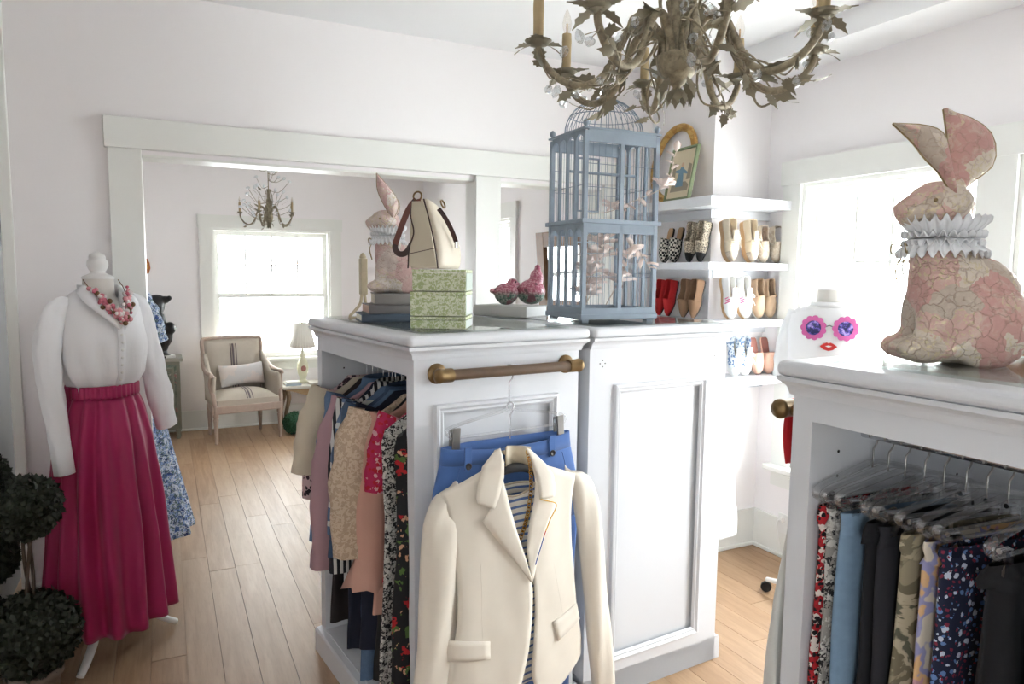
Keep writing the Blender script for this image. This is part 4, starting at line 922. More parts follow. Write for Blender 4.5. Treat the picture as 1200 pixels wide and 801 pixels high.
k = m.build('wire_dome', CW, cg); k['kind'] = 'stuff'
MB().lathe([(.03, .134), (.028, .140), (.012, .146), (.010, .152), (.016, .160), (.014, .17), (.004, .178)], 18, (cx_, cy_, zt)).build('dome_finial', CW, cg)
pe = MB().tube([(ps, cy_, .56), (W_-ps, cy_, .56)], .005, 8).build('perch', CB, cg)
for zz in (.20, .53):
    d = MB(); d.box(W_*.5-.05, W_*.5-.045, D_-.03, D_-.02, zz-.1, zz+.1).box(W_*.5+.045, W_*.5+.05, D_-.03, D_-.02, zz-.1, zz+.1).box(W_*.5-.05, W_*.5+.05, D_-.03, D_-.02, zz+.1, zz+.106).box(W_*.5-.05, W_*.5+.05, D_-.03, D_-.02, zz-.106, zz-.1); d.build('inner_door', CB, cg)
# --- dried blush branches woven through the cage
PET = blotch('blush_petal', [C(240, 220, 212), C(246, 236, 230), C(222, 190, 176)], 30, (.5, .68), .7); STEM = plain('pale_stem', C(196, 182, 168), .7)
pet = MB(); g = []
for i in range(7):
    s = i/6; w_ = .5*math.sin(PI*(s*.86+.07))**.8*.62; g.append([(w_*u, s, .18*u*u-.22*s*s+.1*s) for u in np.linspace(-1, 1, 5)])
pet.sheet(g); petm = pet.mesh('petal', PET)
def branch(name, label, pts, n, size, seed, fl=()):
    rnd = random.Random(seed); P = curve(pts, 40); o = thing(name, label, 'flower branch', tuple(pts[0]), 0, 'dried blush branches in the birdcage'); b0 = Vector(pts[0])
    MB().tube([p-b0 for p in P], [lerp(.0024, .0011, i/39) for i in range(40)], 6).build('stem', STEM, o)
    def put(p, d, s):
        q = bpy.data.objects.new('petal', petm); COL.objects.link(q); q.parent = o; q.location = p-b0; q.rotation_euler = d.to_track_quat('Y', 'Z').to_euler(); q.scale = (s, s, s)
    for i in range(n):
        k = int(lerp(5, 39, (i+.5)/n)); p = P[k]; t = (P[min(k+1, 39)]-P[k-1]).normalized(); sd = t.cross(Vector((rnd.uniform(-1, 1), rnd.uniform(-1, 1), rnd.uniform(-1, 1)))).normalized()
        put(p, (t*.7+sd).normalized(), size*rnd.uniform(.7, 1.15))
    for k, rad in fl:
        p = P[k]
        for j in range(8):
            a = j*2.4; d = Vector((math.cos(a)*.8, math.sin(a)*.8-.25, .25+.6*(j % 3)/2)).normalized(); put(p, d, rad*rnd.uniform(.8, 1.1))
cage = lambda x, y, z: tuple(cg.matrix_basis @ Vector((x, y, z)))
cg_m = Matrix.Translation(cg.location) @ Matrix.Rotation(R(-1.6), 4, 'Z')
cage = lambda x, y, z: tuple(cg_m @ Vector((x, y, z)))
branch('dried_branch', 'blush dried branch arching out of the upper right side of the cage', [cage(.06, .06, .40), cage(.14, .05, .41), cage(.23, .03, .45), cage(.33, -.012, .50), cage(.365, -.02, .56), cage(.375, -.02, .62), cage(.41, -.02, .665)], 13, .046, 1, ((8, .055), (20, .055)))
branch('dried_branch', 'blush dried branch with magnolia blooms low on the left inside the cage', [cage(.05, .09, .05), cage(.07, .08, .12), cage(.08, .06, .20), cage(.12, .06, .25), cage(.10, .05, .30)], 16, .055, 2, ((6, .07), (16, .075), (26, .075), (36, .07)))
branch('dried_branch', 'blush dried branch with blooms low on the right, its tip poking through the front wires', [cage(.16, .09, .06), cage(.19, .06, .14), cage(.22, .05, .21), cage(.215, .01, .28), cage(.25, -.015, .24), cage(.285, -.02, .19)], 14, .040, 3, ((8, .07), (18, .07)))
branch('dried_branch', 'blush dried branch leaning against the back wires of the lower cage', [cage(.10, .15, .05), cage(.15, .16, .14), cage(.13, .17, .22), cage(.18, .15, .29)], 13, .042, 4, ((12, .055), (26, .055)))

pk_ = thing('fabric_pumpkin', 'small peach fabric pumpkin at the right edge, behind the large patchwork rabbit', 'ornament', (1.735, .90, CT+.007))
m = MB(); rg_ = []
for i in range(15):
    a = -PI/2+PI*i/14; rg_.append([(.072*math.cos(a)*(1+.07*math.cos(8*q))*math.cos(q), .072*math.cos(a)*(1+.07*math.cos(8*q))*math.sin(q), .075+.074*math.sin(a)-.012*max(0, math.sin(a))**6) for q in [2*PI*k/48 for k in range(48)]])
m.loft(rg_).build('body', plain('peach_velvet', C(222, 160, 124), .85, var=.06), pk_); MB().tube(curve([(0, 0, .13), (.004, 0, .15), (.012, .004, .17)], 8), .007, 8).build('stem', GOLD2, pk_)
# ================================================================== SHOE SHELVES
SX, SY = 2.468, 2.768
for k, (zt_, th, lab) in enumerate(((1.955, .050, 'topmost white shelf round the corner column, under the gold oval frame'), (1.622, .038, 'second white shelf from the top, under the houndstooth mules'), (1.320, .036, 'third white shelf from the top, under the red flats'), (1.010, .038, 'lowest white shelf, under the blush pink mules'))):
    s_ = thing('wall_shelf', lab, 'shelf', (0, 0, 0), 0, 'shoe shelves round the corner column')
    poly = [(SX, YB-.001), (SX, SY), (XW-.001, SY), (XW-.001, 2.956), (2.644, 2.956), (2.644, YB-.001)]
    MB().prism(poly, zt_-th, zt_).build('board', CABW, s_, bevel=.002)
    q = MB(); q.box(2.625, 2.644, 2.94, YB-.002, zt_-th-.045, zt_-th).box(2.644, XW-.001, 2.936, 2.956, zt_-th-.045, zt_-th); q.build('cleat', CABW, s_); q = None
ROUND = [(0, .020), (.04, .028), (.15, .031), (.38, .029), (.66, .042), (.82, .038), (.93, .026), (1, .006)]
POINT = [(0, .020), (.04, .027), (.15, .030), (.38, .028), (.62, .039), (.80, .028), (.93, .013), (1, .002)]
def soutl(tab, L, k=1.0, n=22, inset=0):
    ys = [i/n for i in range(n+1)]; Rr = [(max(.001, interp(tab, y)[0]*k-inset), y*L) for y in ys]
    return [(x, y) for x, y in Rr]+[(-x, y) for x, y in Rr[::-1]]
def shoe(name, label, group, spot, face, mat, L=.215, tab=ROUND, sole=None, soleh=.010, inner=None, v0=.52, hv=.052, counter=True, hc=.055, toe=None, laces=None, stripe=None, heeltab=None, k=.92, lean=14, tongue=None):
    """spot = toe point on the shelf; face 'x' looks to -X, 'y' looks to -Y; the toe points down"""
    l = R(lean)
    if face == 'x': y = Vector((-math.sin(l), 0, -math.cos(l))); z = Vector((-math.cos(l), 0, math.sin(l)))
    else: y = Vector((0, -math.sin(l), -math.cos(l))); z = Vector((0, -math.cos(l), math.sin(l)))
    x = y.cross(z); o = Vector(spot)-y*L
    t = thing(name, label, 'shoe', (0, 0, 0), 0, group); t.matrix_world = Matrix(((x.x, y.x, z.x, o.x), (x.y, y.y, z.y, o.y), (x.z, y.z, z.z, o.z), (0, 0, 0, 1)))
    MB().prism(soutl(tab, L, k), 0, soleh).build('sole', sole or BLACK, t, bevel=.0015)
    MB().prism(soutl(tab, L, k, inset=.004), soleh, soleh+.003).build('insole', inner or cream, t)
    def arch(s):
        hw = interp(tab, s)[0]*k; h = hv*interp([(0, 1), (v0, 1), (.75, .72), (.92, .48), (1, .22)], s)[0]
        return [(hw*math.copysign(abs(math.cos(a))**.7, math.cos(a)), s*L, soleh-.001+h*math.sin(a)**.8) for a in np.linspace(0, PI, 15)]
    ss = np.linspace(v0, .998, 12)
    if toe:
        MB().sheet([arch(s) for s in ss if s < .80]+[arch(.8)]).build('vamp', mat, t, solid=.002); MB().sheet([arch(s) for s in np.linspace(.79, .998, 6)]).build('toe_cap', toe, t, solid=.003)
    else: MB().sheet([arch(s) for s in ss]).build('vamp', mat, t, solid=.002)
    if counter:
        g = []
        for f in np.linspace(0, 1, 5):
            row = []
            for s, sg in [(s, 1) for s in np.linspace(v0+.03, 0, 12)]+[(s, -1) for s in np.linspace(.0, v0+.03, 12)]:
                hw = interp(tab, s)[0]*k; h = hc*interp([(0, 1), (.12, .96), (.3, .78), (v0, .86)], s)[0]
                row.append((sg*hw*(1-.14*f**2), s*L+(.006*f if s < .02 else 0), soleh-.001+h*f))
            g.append(row)
        MB().sheet(g).build('quarter', mat, t, solid=.002)
    if heeltab: MB().tube([(.012*math.cos(a), .004, soleh+hc*.7+.012*math.sin(a)) for a in np.linspace(0, PI, 9)], .003, 6).build('heel_tab', heeltab, t)
    if tongue: MB().sheet([[(u*.018, q*L, soleh+hv*(.95+.25*(v0-q)/.2)+.004-.006*u*u) for u in np.linspace(-1, 1, 5)] for q in np.linspace(v0-.2, v0+.12, 6)]).build('tongue', tongue, t, solid=.003)
    if laces:
        m = MB()
        for i in range(5):
            s = v0+.01+i*.045; A = arch(s); m.tube([Vector(A[4])+Vector((0, 0, .003)), Vector(A[7])+Vector((0, .004, .005)), Vector(A[10])+Vector((0, .010, .003))], .0022, 6)
        A = arch(v0); a0 = Vector(A[7])+Vector((0, 0, .005))
        for e in (-1, 1): m.tube(curve([a0, a0+Vector((e*.016, -.012, .008)), a0+Vector((e*.026, .006, .006)), a0+Vector((e*.008, .004, .004)), a0+Vector((e*.02, .05, .006))], 16), .0022, 6)
        m.build('lace', laces, t)
    if stripe:
        for i in range(3):
            for e in (3, 11):
                s = v0+.02+i*.055; A0, A1 = Vector(arch(s)[e-2 if e < 7 else e+2]), Vector(arch(s-.03)[e+1 if e < 7 else e-1]); n_ = Vector((1 if e < 7 else -1, 0, .4))*.0025
                MB().tube([A0+n_, (A0+A1)/2+n_*1.4, A1+n_], .0035, 6, flat=.4).build('stripe', stripe, t)
    return t
def toeY(u, v, x=2.565): return pX(u, v, x)
HOUND = NT('houndstooth'); _v = HOUND.coord(); _c = HOUND.n('TexChecker', i_Vector=_v, i_Scale=75.0); _c.inputs[1].default_value = C(214, 208, 196); _c.inputs[2].default_value = C(30, 28, 28); HOUND = HOUND.out(_c.outputs[0], .8)
SNAKE = floral('snakeskin', C(196, 182, 160), [C(90, 80, 70), C(140, 126, 108)], 120, .45, rough=.5); RED = plain('red_suede', C(186, 30, 34), .8); BRN = plain('brown_suede', C(140, 108, 82), .85); TANI = plain('tan_insole', C(176, 140, 106), .6)
CRM = plain('cream_canvas', C(222, 208, 184), .8); COPPER = plain('copper_leather', C(176, 124, 92), .4, .2); BEI = blotch('beige_metallic', [C(206, 194, 178), C(190, 172, 152)], 60, (.5,), .45); WHT = plain('white_leather', C(240, 240, 238), .45, var=.02); PNK = plain('hot_pink_stripe', C(226, 110, 160), .5); NVY = plain('navy_heel', C(40, 62, 70), .6); TAUPE = plain('taupe_leather_shoe', C(190, 162, 134), .6); BLSH = plain('blush_leather', C(226, 182, 160), .6); ROSEI = plain('rose_brown_insole', C(150, 96, 84), .6); BLUP = blotch('blue_white_canvas', [C(226, 232, 238), C(110, 140, 180)], 70, (.53,), .8); GUM = plain('gum_sole', C(206, 170, 128), .6)
PAIRS = [
 # name, group, face, row z, px list, labels, kwargs
 ('mule', 'houndstooth mules', 'x', 1.622, ((779.5, 304), (791, 303)), ('black and white houndstooth mule, left of its pair', 'black and white houndstooth mule, right of its pair beside the snakeskin flats'), dict(mat=HOUND, counter=False, inner=TANI, v0=.36, hv=.058, L=.20, k=.80)),
 ('pointed_flat', 'snakeskin flats with black toes', 'x', 1.622, ((809, 303), (822, 303)), ('snakeskin pointed flat with black toe, left of its pair', 'snakeskin pointed flat with black toe, right of its pair by the column corner'), dict(mat=SNAKE, tab=POINT, toe=BLACK, inner=TANI, L=.215, k=.86)),
 ('platform_sneaker', 'cream laced platform sneakers', 'y', 1.622, ((853, 302), (877, 303)), ('cream laced sneaker with copper platform sole, left of its pair', 'cream laced sneaker with copper platform sole, right of its pair'), dict(mat=CRM, sole=GUM, soleh=.030, laces=plain('cream_lace', C(238, 226, 202), .8), tongue=CRM, heeltab=COPPER, toe=BEI, L=.225, inner=BEI)),
 ('slip_on', 'pale beige metallic slip-ons', 'y', 1.622, ((892, 303), (907, 303)), ('pale beige metallic slip-on, left of its pair', 'pale beige metallic slip-on by the window wall'), dict(mat=BEI, sole=WHITE, soleh=.014, inner=ROSEI, v0=.46, L=.20)),
 ('pointed_flat', 'red suede pointed flats', 'x', 1.320, ((773.5, 372), (784, 373)), ('red suede pointed flat, left of its pair', 'red suede pointed flat, right of its pair'), dict(mat=RED, tab=POINT, inner=TANI, L=.205, k=.84, v0=.56)),
 ('pointed_flat', 'brown suede flats', 'x', 1.320, ((802, 374), (814, 374)), ('brown suede flat, left of its pair', 'brown suede flat, right of its pair by the column corner'), dict(mat=BRN, tab=POINT, inner=TANI, L=.210, k=.90, v0=.56)),
 ('sneaker', 'white sneakers with pink stripes', 'y', 1.320, ((853, 377), (870, 377)), ('white sneaker with pink side stripes, left of its pair', 'white sneaker with pink side stripes, right of its pair'), dict(mat=WHT, sole=GUM, soleh=.022, laces=WHT, tongue=WHT, heeltab=NVY, stripe=PNK, L=.225)),
 ('loafer', 'taupe loafers', 'y', 1.320, ((887, 376), (900, 376)), ('taupe leather loafer, left of its pair', 'taupe leather loafer, right of its pair by the window wall'), dict(mat=TAUPE, sole=WHITE, soleh=.012, inner=BLACK, v0=.46, L=.215)),
 ('sneaker', 'blue and white patterned sneakers', 'y', 1.010, ((858, 449), (870, 449)), ('blue and white patterned sneaker, left of its pair', 'blue and white patterned sneaker, right of its pair'), dict(mat=BLUP, sole=WHITE, soleh=.020, laces=WHT, tongue=WHT, heeltab=NVY, L=.21, toe=WHT)),
 ('mule', 'blush pink mules', 'y', 1.010, ((886, 448), (899, 448)), ('blush pink mule, left of its pair', 'blush pink mule, right of its pair by the window wall'), dict(mat=BLSH, counter=False, inner=ROSEI, v0=.44, hv=.050, L=.205, sole=BLSH)),
]
for nm, grp, face, z, px, labs, kw in PAIRS:
    for (u, v), lb in zip(px, labs):
        p = pX(u, v, 2.565) if face == 'x' else pY(u, v, 2.872)
        shoe(nm, lb, grp, (2.565, p.y, z+.001) if face == 'x' else (p.x, 2.872, z+.001), face, **kw)
# gilt oval frame and small picture on the top shelf
ov = thing('oval_frame', 'empty gold oval frame leaning on the wall above the shoe shelves', 'frame', (2.548, 3.215, 1.956), 0, None, (0, R(11), 0))
def ering(a, b, x, n=64): return [(x, a*math.cos(q), .225+b*math.sin(q)) for q in [2*PI*i/n for i in range(n)]]
rings = [ering(.187, .224, .0), ering(.187, .224, -.012), ering(.180, .217, -.022), ering(.165, .202, -.018), ering(.160, .197, -.026), ering(.148, .185, -.014), ering(.146, .183, .0)]
n = 64; vs = [p for r in rings for p in r]; fs = [(i*n+j, i*n+(j+1) % n, ((i+1) % 7)*n+(j+1) % n, ((i+1) % 7)*n+j) for i in range(7) for j in range(n)]
OG = blotch('worn_gold', [C(206, 168, 96), C(186, 140, 70), C(150, 80, 60)], 22, (.5, .66), .45, 4, .5)
MB().add(vs, fs, True).build('moulding', OG, ov)
pc = thing('framed_picture', 'small green framed picture of a figure in a blue dress, leaning before the oval frame', 'picture', (2.505, 3.080, 1.956), R(-4), None, (0, R(11), R(-3)))
fw, fh = .222, .292; GRN = plain('green_gilt_frame', C(126, 138, 104), .5, .1, .15, 30)
for y0_, y1_, z0_, z1_ in ((-fw/2, fw/2, 0, .013), (-fw/2, fw/2, fh-.013, fh), (-fw/2, -fw/2+.013, .013, fh-.013), (fw/2-.013, fw/2, .013, fh-.013)): MB().box(-.012, .008, y0_, y1_, z0_, z1_).build('frame_bar', GRN, pc, bevel=.002)
paper = plain('aged_paper', C(214, 200, 172), .8, var=.06, vs=14)
MB().box(-.003, .006, -fw/2+.012, fw/2-.012, .012, fh-.012).build('print', paper, pc)
blue = plain('printed_blue', C(108, 138, 156), .8, var=.15, vs=60); ink = plain('printed_grey', C(150, 140, 122), .8, var=.1); skin = plain('printed_skin', C(206, 172, 142), .8)
fx = lambda pts, m_, nm, d=0: MB().prism([(-y, z) for y, z in pts], .0032+d, .0038+d, Matrix(((0, 0, -1, 0), (-1, 0, 0, 0), (0, 1, 0, 0), (0, 0, 0, 1)))).build(nm, m_, pc)
fx([(-.075, .05), (.075, .05), (.07, .085), (.03, .10), (-.05, .10), (-.08, .08)], ink, 'printed_ground'); fx([(-.085, .11), (-.05, .11), (-.055, .20), (-.08, .19)], ink, 'printed_tree'); fx([(.05, .12), (.085, .12), (.08, .21), (.06, .21)], ink, 'printed_tree')
fx([(-.03, .075), (.034, .075), (.028, .12), (.022, .15), (.055, .158), (.054, .168), (.018, .172), (.01, .185), (-.012, .185), (-.02, .17), (-.055, .15), (-.052, .14), (-.018, .148), (-.024, .12)], blue, 'printed_dress', .0008)
fx([(.012*math.cos(a)-.001, .195+.014*math.sin(a)) for a in np.linspace(0, 2*PI, 14)[:-1]], skin, 'printed_head', .001)
# socket low on the window wall
so = thing('wall_socket', 'white double wall socket with a plug, above the nook baseboard', 'socket', (XW-.0185, 2.72, .135))
MB().box(-.006, 0, -.035, .035, 0, .115).build('plate', WHITE, so, bevel=.003); MB().box(-.030, -.006, -.012, .012, .07, .098).build('plug', WHITE, so, bevel=.003); MB().tube(curve([(-.03, 0, .084), (-.05, .0, .08), (-.06, -.01, .03), (-.04, -.06, -.10), (-.02, -.3, -.128)], 20), .003, 6).build('cord', WHITE, so)
# ================================================================== FAR ROOM
WEATH = plain('weathered_wood', C(176, 156, 142), .65, var=.14, vs=30, bump=.2, bs=90)
LINEN = plain('oat_linen', C(190, 180, 166), .9, var=.05, vs=30, bump=.2, bs=500)
STRP = plain('grey_stripe', C(118, 108, 112), .9)
ac = thing('armchair', 'weathered wooden armchair in striped oat linen before the far window', 'armchair', (.655, 6.745, 0), R(10))
def cushion(x0, x1, y0, y1, z0, z1, dome=.02, n=12):
    g0, g1 = [], []
    for i in range(n+1):
        r0, r1 = [], []
        for j in range(n+1):
            u, v = i/n, j/n; e = (1-(2*u-1)**6)*(1-(2*v-1)**6); x, y = lerp(x0, x1, u), lerp(y0, y1, v); r1.append((x, y, z0+(z1-z0)*(.55+.45*e)+dome*e*(1-(2*u-1)**2)*(1-(2*v-1)**2))); r0.append((x, y, z0))
        g0.append(r0); g1.append(r1)
    m = MB(); m.sheet(g1); m.sheet(g0)
    rim = [g1[0], g0[0]]; m.sheet([g1[0], g0[0]]); m.sheet([g1[n], g0[n]]); m.sheet([[r[0] for r in g1], [r[0] for r in g0]]); m.sheet([[r[n] for r in g1], [r[n] for r in g0]]); return m
for x, y, h in ((-.285, .02, .30), (.285, .02, .30), (-.235, .47, .30), (.235, .47, .30)):
    MB().lathe([(.011, 0), (.013, .01), (.021, .20), (.024, .225), (.018, .235), (.026, .248), (.026, h)], 14, (x, y, 0)).build('leg', WEATH, ac)
def rail(pts, r, nm='rail', flat=1.0, k=20): return MB().tube(curve(pts, k), r, 8, flat=flat).build(nm, WEATH, ac)
MB().box(-.30, .30, -.01, .03, .275, .345).build('front_rail', WEATH, ac, bevel=.008)
for s in (-1, 1):
    m = MB(); m.add([(s*.315, .0, .275), (s*.285, .0, .275), (s*.22, .48, .275), (s*.25, .48, .275), (s*.315, 0, .345), (s*.285, 0, .345), (s*.22, .48, .345), (s*.25, .48, .345)], [(0, 1, 2, 3), (4, 5, 6, 7), (0, 1, 5, 4), (1, 2, 6, 5), (2, 3, 7, 6), (3, 0, 4, 7)]); m.build('side_rail', WEATH, ac)
MB().box(-.25, .25, .45, .485, .275, .345).build('back_rail', WEATH, ac, bevel=.006)
sc_ = cushion(-.275, .275, .0, .43, .34, .44, .03).build('seat_cushion', LINEN, ac)
def stripe_on(fn, nm, par):
    for dx, w_ in ((-.030, .009), (-.008, .016), (.020, .009)): MB().sheet([[fn(dx-w_/2, t), fn(dx+w_/2, t)] for t in np.linspace(0, 1, 12)]).build(nm, STRP, par)
def seat_z(y): v = y/.43; return .34+.10*(.55+.45*(1-(2*v-1)**6))+.03*(1-(2*v-1)**6)*(1-(2*v-1)**2)+.006
stripe_on(lambda x, t: (x+.02, t*.43, seat_z(t*.43)), 'stripe', sc_)
# back: frame bowed at the top, leaning
def bk(x, z): return (x, .455+.17*(z-.42)-.05*(1-(x/.26)**2)*0+.0, z)
rail([bk(-.245, .34), bk(-.255, .55), bk(-.268, .75), bk(-.272, .86), bk(-.262, .900), bk(-.22, .908), bk(0, .915), bk(.22, .908), bk(.262, .900), bk(.272, .86), bk(.268, .75), bk(.255, .55), bk(.245, .34)], .021, 'back_frame', .9, 60)
g = []
for i in range(13):
    row = []
    for j in range(13):
        u, v = j/12, i/12; x = lerp(-.262, .262, u); z = lerp(.40, .905, v); p = bk(x, z); e = (1-(2*u-1)**6)*(1-(2*v-1)**6); row.append((p[0], p[1]-.045*e+.005, p[2]))
    g.append(row)
bu = MB().sheet(g).build('back_upholstery', LINEN, ac, solid=.02)
stripe_on(lambda x, t: (x, bk(0, lerp(.42, .86, t))[1]-.050-.006-(-.012 if t < .06 or t > .96 else 0), lerp(.42, .86, t)), 'stripe', bu)
for s in (-1, 1):
    rail([bk(s*.27, .78), (s*.285, .44, .70), (s*.298, .34, .645), (s*.305, .20, .625), (s*.308, .07, .628), (s*.312, .035, .622), (s*.312, .028, .60)], .021, 'arm', .9, 30)
    rail([(s*.308, .05, .615), (s*.315, .075, .53), (s*.300, .035, .44), (s*.297, .012, .385), (s*.29, .01, .33)], .019, 'arm_post', 1, 20)
    g = [[(s*lerp(.285+.01*math.sin(PI*v), .262, u), lerp(.03, .45, u), lerp(.345, .61+.17*max(0, u-.55)/.45, v)) for u in np.linspace(0, 1, 9)] for v in np.linspace(0, 1, 7)]
    MB().sheet(g).build('side_panel', LINEN, ac, solid=.03)
pw_ = thing('lumbar_pillow', 'pale blush oblong pillow leaning on the back of the armchair', 'pillow', (.640, 7.055, .475), R(10), None, (R(-14), R(-3), R(10)))
g = MB(); rings = []
for i in range(15):
    v = i/14; ring = []
    for k in range(24):
        q = 2*PI*k/24; e = math.sin(PI*v)**.35; ring.append((-.20+.40*v, .055*e*math.sin(q)*(1), .105+.105*(.86+.14*abs(2*v-1)**2)*math.copysign(abs(math.cos(q))**.7, math.cos(q))))
    rings.append(ring)
MB().loft(rings).build('cover', blotch('washed_blush', [C(206, 202, 200), C(216, 206, 200)], 9, (.5,), .9), pw_)
# painted cupboard at the left
GREY = plain('grey_green_paint', C(128, 126, 112), .6, var=.16, vs=20, bump=.1)
cu = thing('painted_cupboard', 'grey-green painted cupboard with faded flowers on its door, under the black bust', 'cupboard', (-.50, 7.08, 0))
MB().box(0, .60, .02, .33, .09, .72).build('carcass', GREY, cu, bevel=.004); MB().box(-.015, .625, -.005, .345, .72, .752).build('top', plain('grey_top', C(150, 146, 134), .5, var=.1), cu, bevel=.008)
for x in (.02, .55):
    for y in (.03, .29): MB().lathe([(.014, 0), (.024, .03), (.018, .06), (.028, .09)], 12, (x+.02, y+.01, 0)).build('foot', GREY, cu)
for x in (.03, .32):
    d = MB().box(x, x+.25, .004, .02, .13, .69).build('door', floral('faded_flowers', C(118, 122, 112), [C(176, 168, 158), C(150, 112, 108), C(96, 108, 92)], 16, .4, jag=.9), cu, bevel=.003)
    q = MB(); panel_mould(q, x+.02, x+.23, .15, .67, .004, .02); q.build('moulding', GREY, d); MB().ell((x+(.22 if x < .1 else .03), -.01, .42), .010, 10, 7).build('knob', BRASS, d)
pp = thing('paper_stack', 'small stack of white papers on the painted cupboard', 'papers', (-.03, 7.12, .7535), R(8)); MB().box(0, .10, 0, .13, 0, .018).build('pages', plain('paper_white', C(232, 230, 224), .8), pp); MB().box(-.002, .098, -.003, .125, .0185, .022).build('cover_sheet', plain('paper_grey', C(214, 214, 208), .8), pp)
BB = plain('black_bronze', C(24, 23, 24), .35, .2, .2, 20)
bu_ = thing('black_bust', 'black sculpted bust with hair knotted up, on the painted cupboard', 'bust', (-.045, 7.20, .753), R(-25))
m = MB(); m.ell((0, 0, .20), (.105, .07, .12)); m.ell((-.075, 0, .27), (.055, .055, .06)); m.ell((.08, 0, .27), (.055, .055, .06)); m.tube([(0, 0, .27), (-.01, -.01, .40)], [.055, .045], 12); m.ell((-.025, -.015, .475), (.068, .078, .092)); m.ell((-.03, -.085, .455), (.014, .018, .016)); m.ell((.035, .02, .53), (.045, .04, .036)); m.ell((.075, .02, .545), (.026, .024, .024)); m.ell((-.03, .0, .53), (.072, .07, .05)); m.ell((-.028, -.075, .425), (.026, .016, .012)); m.ell((0, 0, .10), (.06, .055, .06))
remesh(m.build('figure', BB, bu_), .009, 3)
MB().lathe([(.085, 0), (.085, .018), (.07, .026), (.05, .04), (.045, .07), (.055, .09)], 20).build('socle', BB, bu_)
br = thing('wall_bracket', 'small gilded wooden ornament on the far wall above the bust', 'ornament', (-.150, 7.448, 1.52)); MB().prism([(-.02, 0), (.02, 0), (.035, .05), (.03, .10), (.012, .14), (-.012, .14), (-.03, .10), (-.035, .05)], -.0, .03, Matrix(((1, 0, 0, 0), (0, 0, -1, 0), (0, 1, 0, 0), (0, 0, 0, 1)))).build('plaque', plain('amber_wood', C(176, 104, 48), .5, var=.2, vs=40), br, bevel=.004); MB().ell((0, -.035, .07), (.018, .008, .03)).build('boss', GOLD, br)
# console table, lamp and books before the window
cs = thing('console_table', 'low weathered wooden table with a scrolled apron under the far window', 'table', (.99, 6.98, 0))
MB().box(0, .95, 0, .40, .415, .445).build('top', plain('pale_table_top', C(214, 210, 200), .5, var=.08), cs, bevel=.008)
pts = [(.03, .415)]+[(lerp(.03, .92, t), .36+.022*math.cos(t*4*PI)+.02*abs(2*t-1)) for t in np.linspace(0, 1, 41)]+[(.92, .415)]
MB().prism(pts, -.045, -.025, Matrix(((1, 0, 0, 0), (0, 0, -1, 0), (0, 1, 0, 0), (0, 0, 0, 1)))).build('apron', plain('honey_carved', C(176, 150, 114), .6, var=.2, vs=40), cs)
for x in (.04, .90):
    for y in (.05, .35): MB().tube(curve([(x, y, .42), (x+.02, y, .32), (x-.012, y, .16), (x+.0, y, .03), (x+.02, y, .0)], 20), [lerp(.024, .011, i/19) for i in range(20)], 10).build('leg', plain('dark_carved', C(122, 100, 76), .6, var=.2, vs=40), cs)
lp = thing('table_lamp', 'small cream lamp with a painted medallion base and pleated white shade', 'lamp', (1.21, 7.18, .446))
MB().lathe([(.055, 0), (.055, .014), (.038, .026), (.030, .045), (.048, .10), (.056, .15), (.050, .20), (.030, .25), (.022, .27), (.03, .28), (.014, .30), (.012, .36)], 24).build('base', plain('cream_celadon', C(214, 212, 184), .3, var=.08), lp)
MB().ell((0, -.054, .15), (.026, .006, .030)).build('medallion', plain('rose_medallion', C(160, 110, 100), .4, var=.3, vs=60), lp)
MB().loft([[(r*(1+.02*math.sin(28*q))*math.cos(q), r*(1+.02*math.sin(28*q))*math.sin(q), z) for q in [2*PI*k/112 for k in range(112)]] for r, z in ((.125, .36), (.105, .45), (.075, .60))], True, (False, False)).build('shade', plain('shade_linen', C(232, 228, 218), .8, var=.03), lp, solid=.002)
MB().lathe([(.004, .36), (.004, .605), (.009, .612), (.003, .63)], 10).build('finial', BRASS, lp)
pale = lambda n, c: plain(n, c, .7, var=.05)
book('book', 'pale blue book, lower of two at the near end of the low table', (1.02, 7.02, .446), R(4), .15, .12, .02, pale('pale_blue_cloth', C(190, 204, 214)), 'books on the far table'); book('book', 'white book lying on the pale blue one on the low table', (1.027, 7.025, .467), R(-3), .13, .11, .018, pale('white_cloth', C(226, 226, 222)), 'books on the far table'); book('book', 'off-white book lying before the lamp on the low table', (1.25, 7.00, .446), R(6), .16, .11, .024, pale('off_white_cloth', C(222, 218, 208)), 'books on the far table')
LEAF = NT('box_leaf'); LEAF = LEAF.out(LEAF.mix(LEAF.noise(LEAF.coord(), 60, 2)[0], C(30, 46, 26), C(62, 84, 46)), .6)
SHADE_LEAF = NT('shaded_box_leaf'); SHADE_LEAF = SHADE_LEAF.out(SHADE_LEAF.mix(SHADE_LEAF.noise(SHADE_LEAF.coord(), 60, 2)[0], C(18, 27, 17), C(38, 50, 30)), .6)  # box leaf darkened so its colour carries the corner's shade
GLEAF = NT('moss_leaf'); GLEAF = GLEAF.out(GLEAF.mix(GLEAF.noise(GLEAF.coord(), 60, 2)[0], C(28, 70, 48), C(56, 110, 76)), .7)
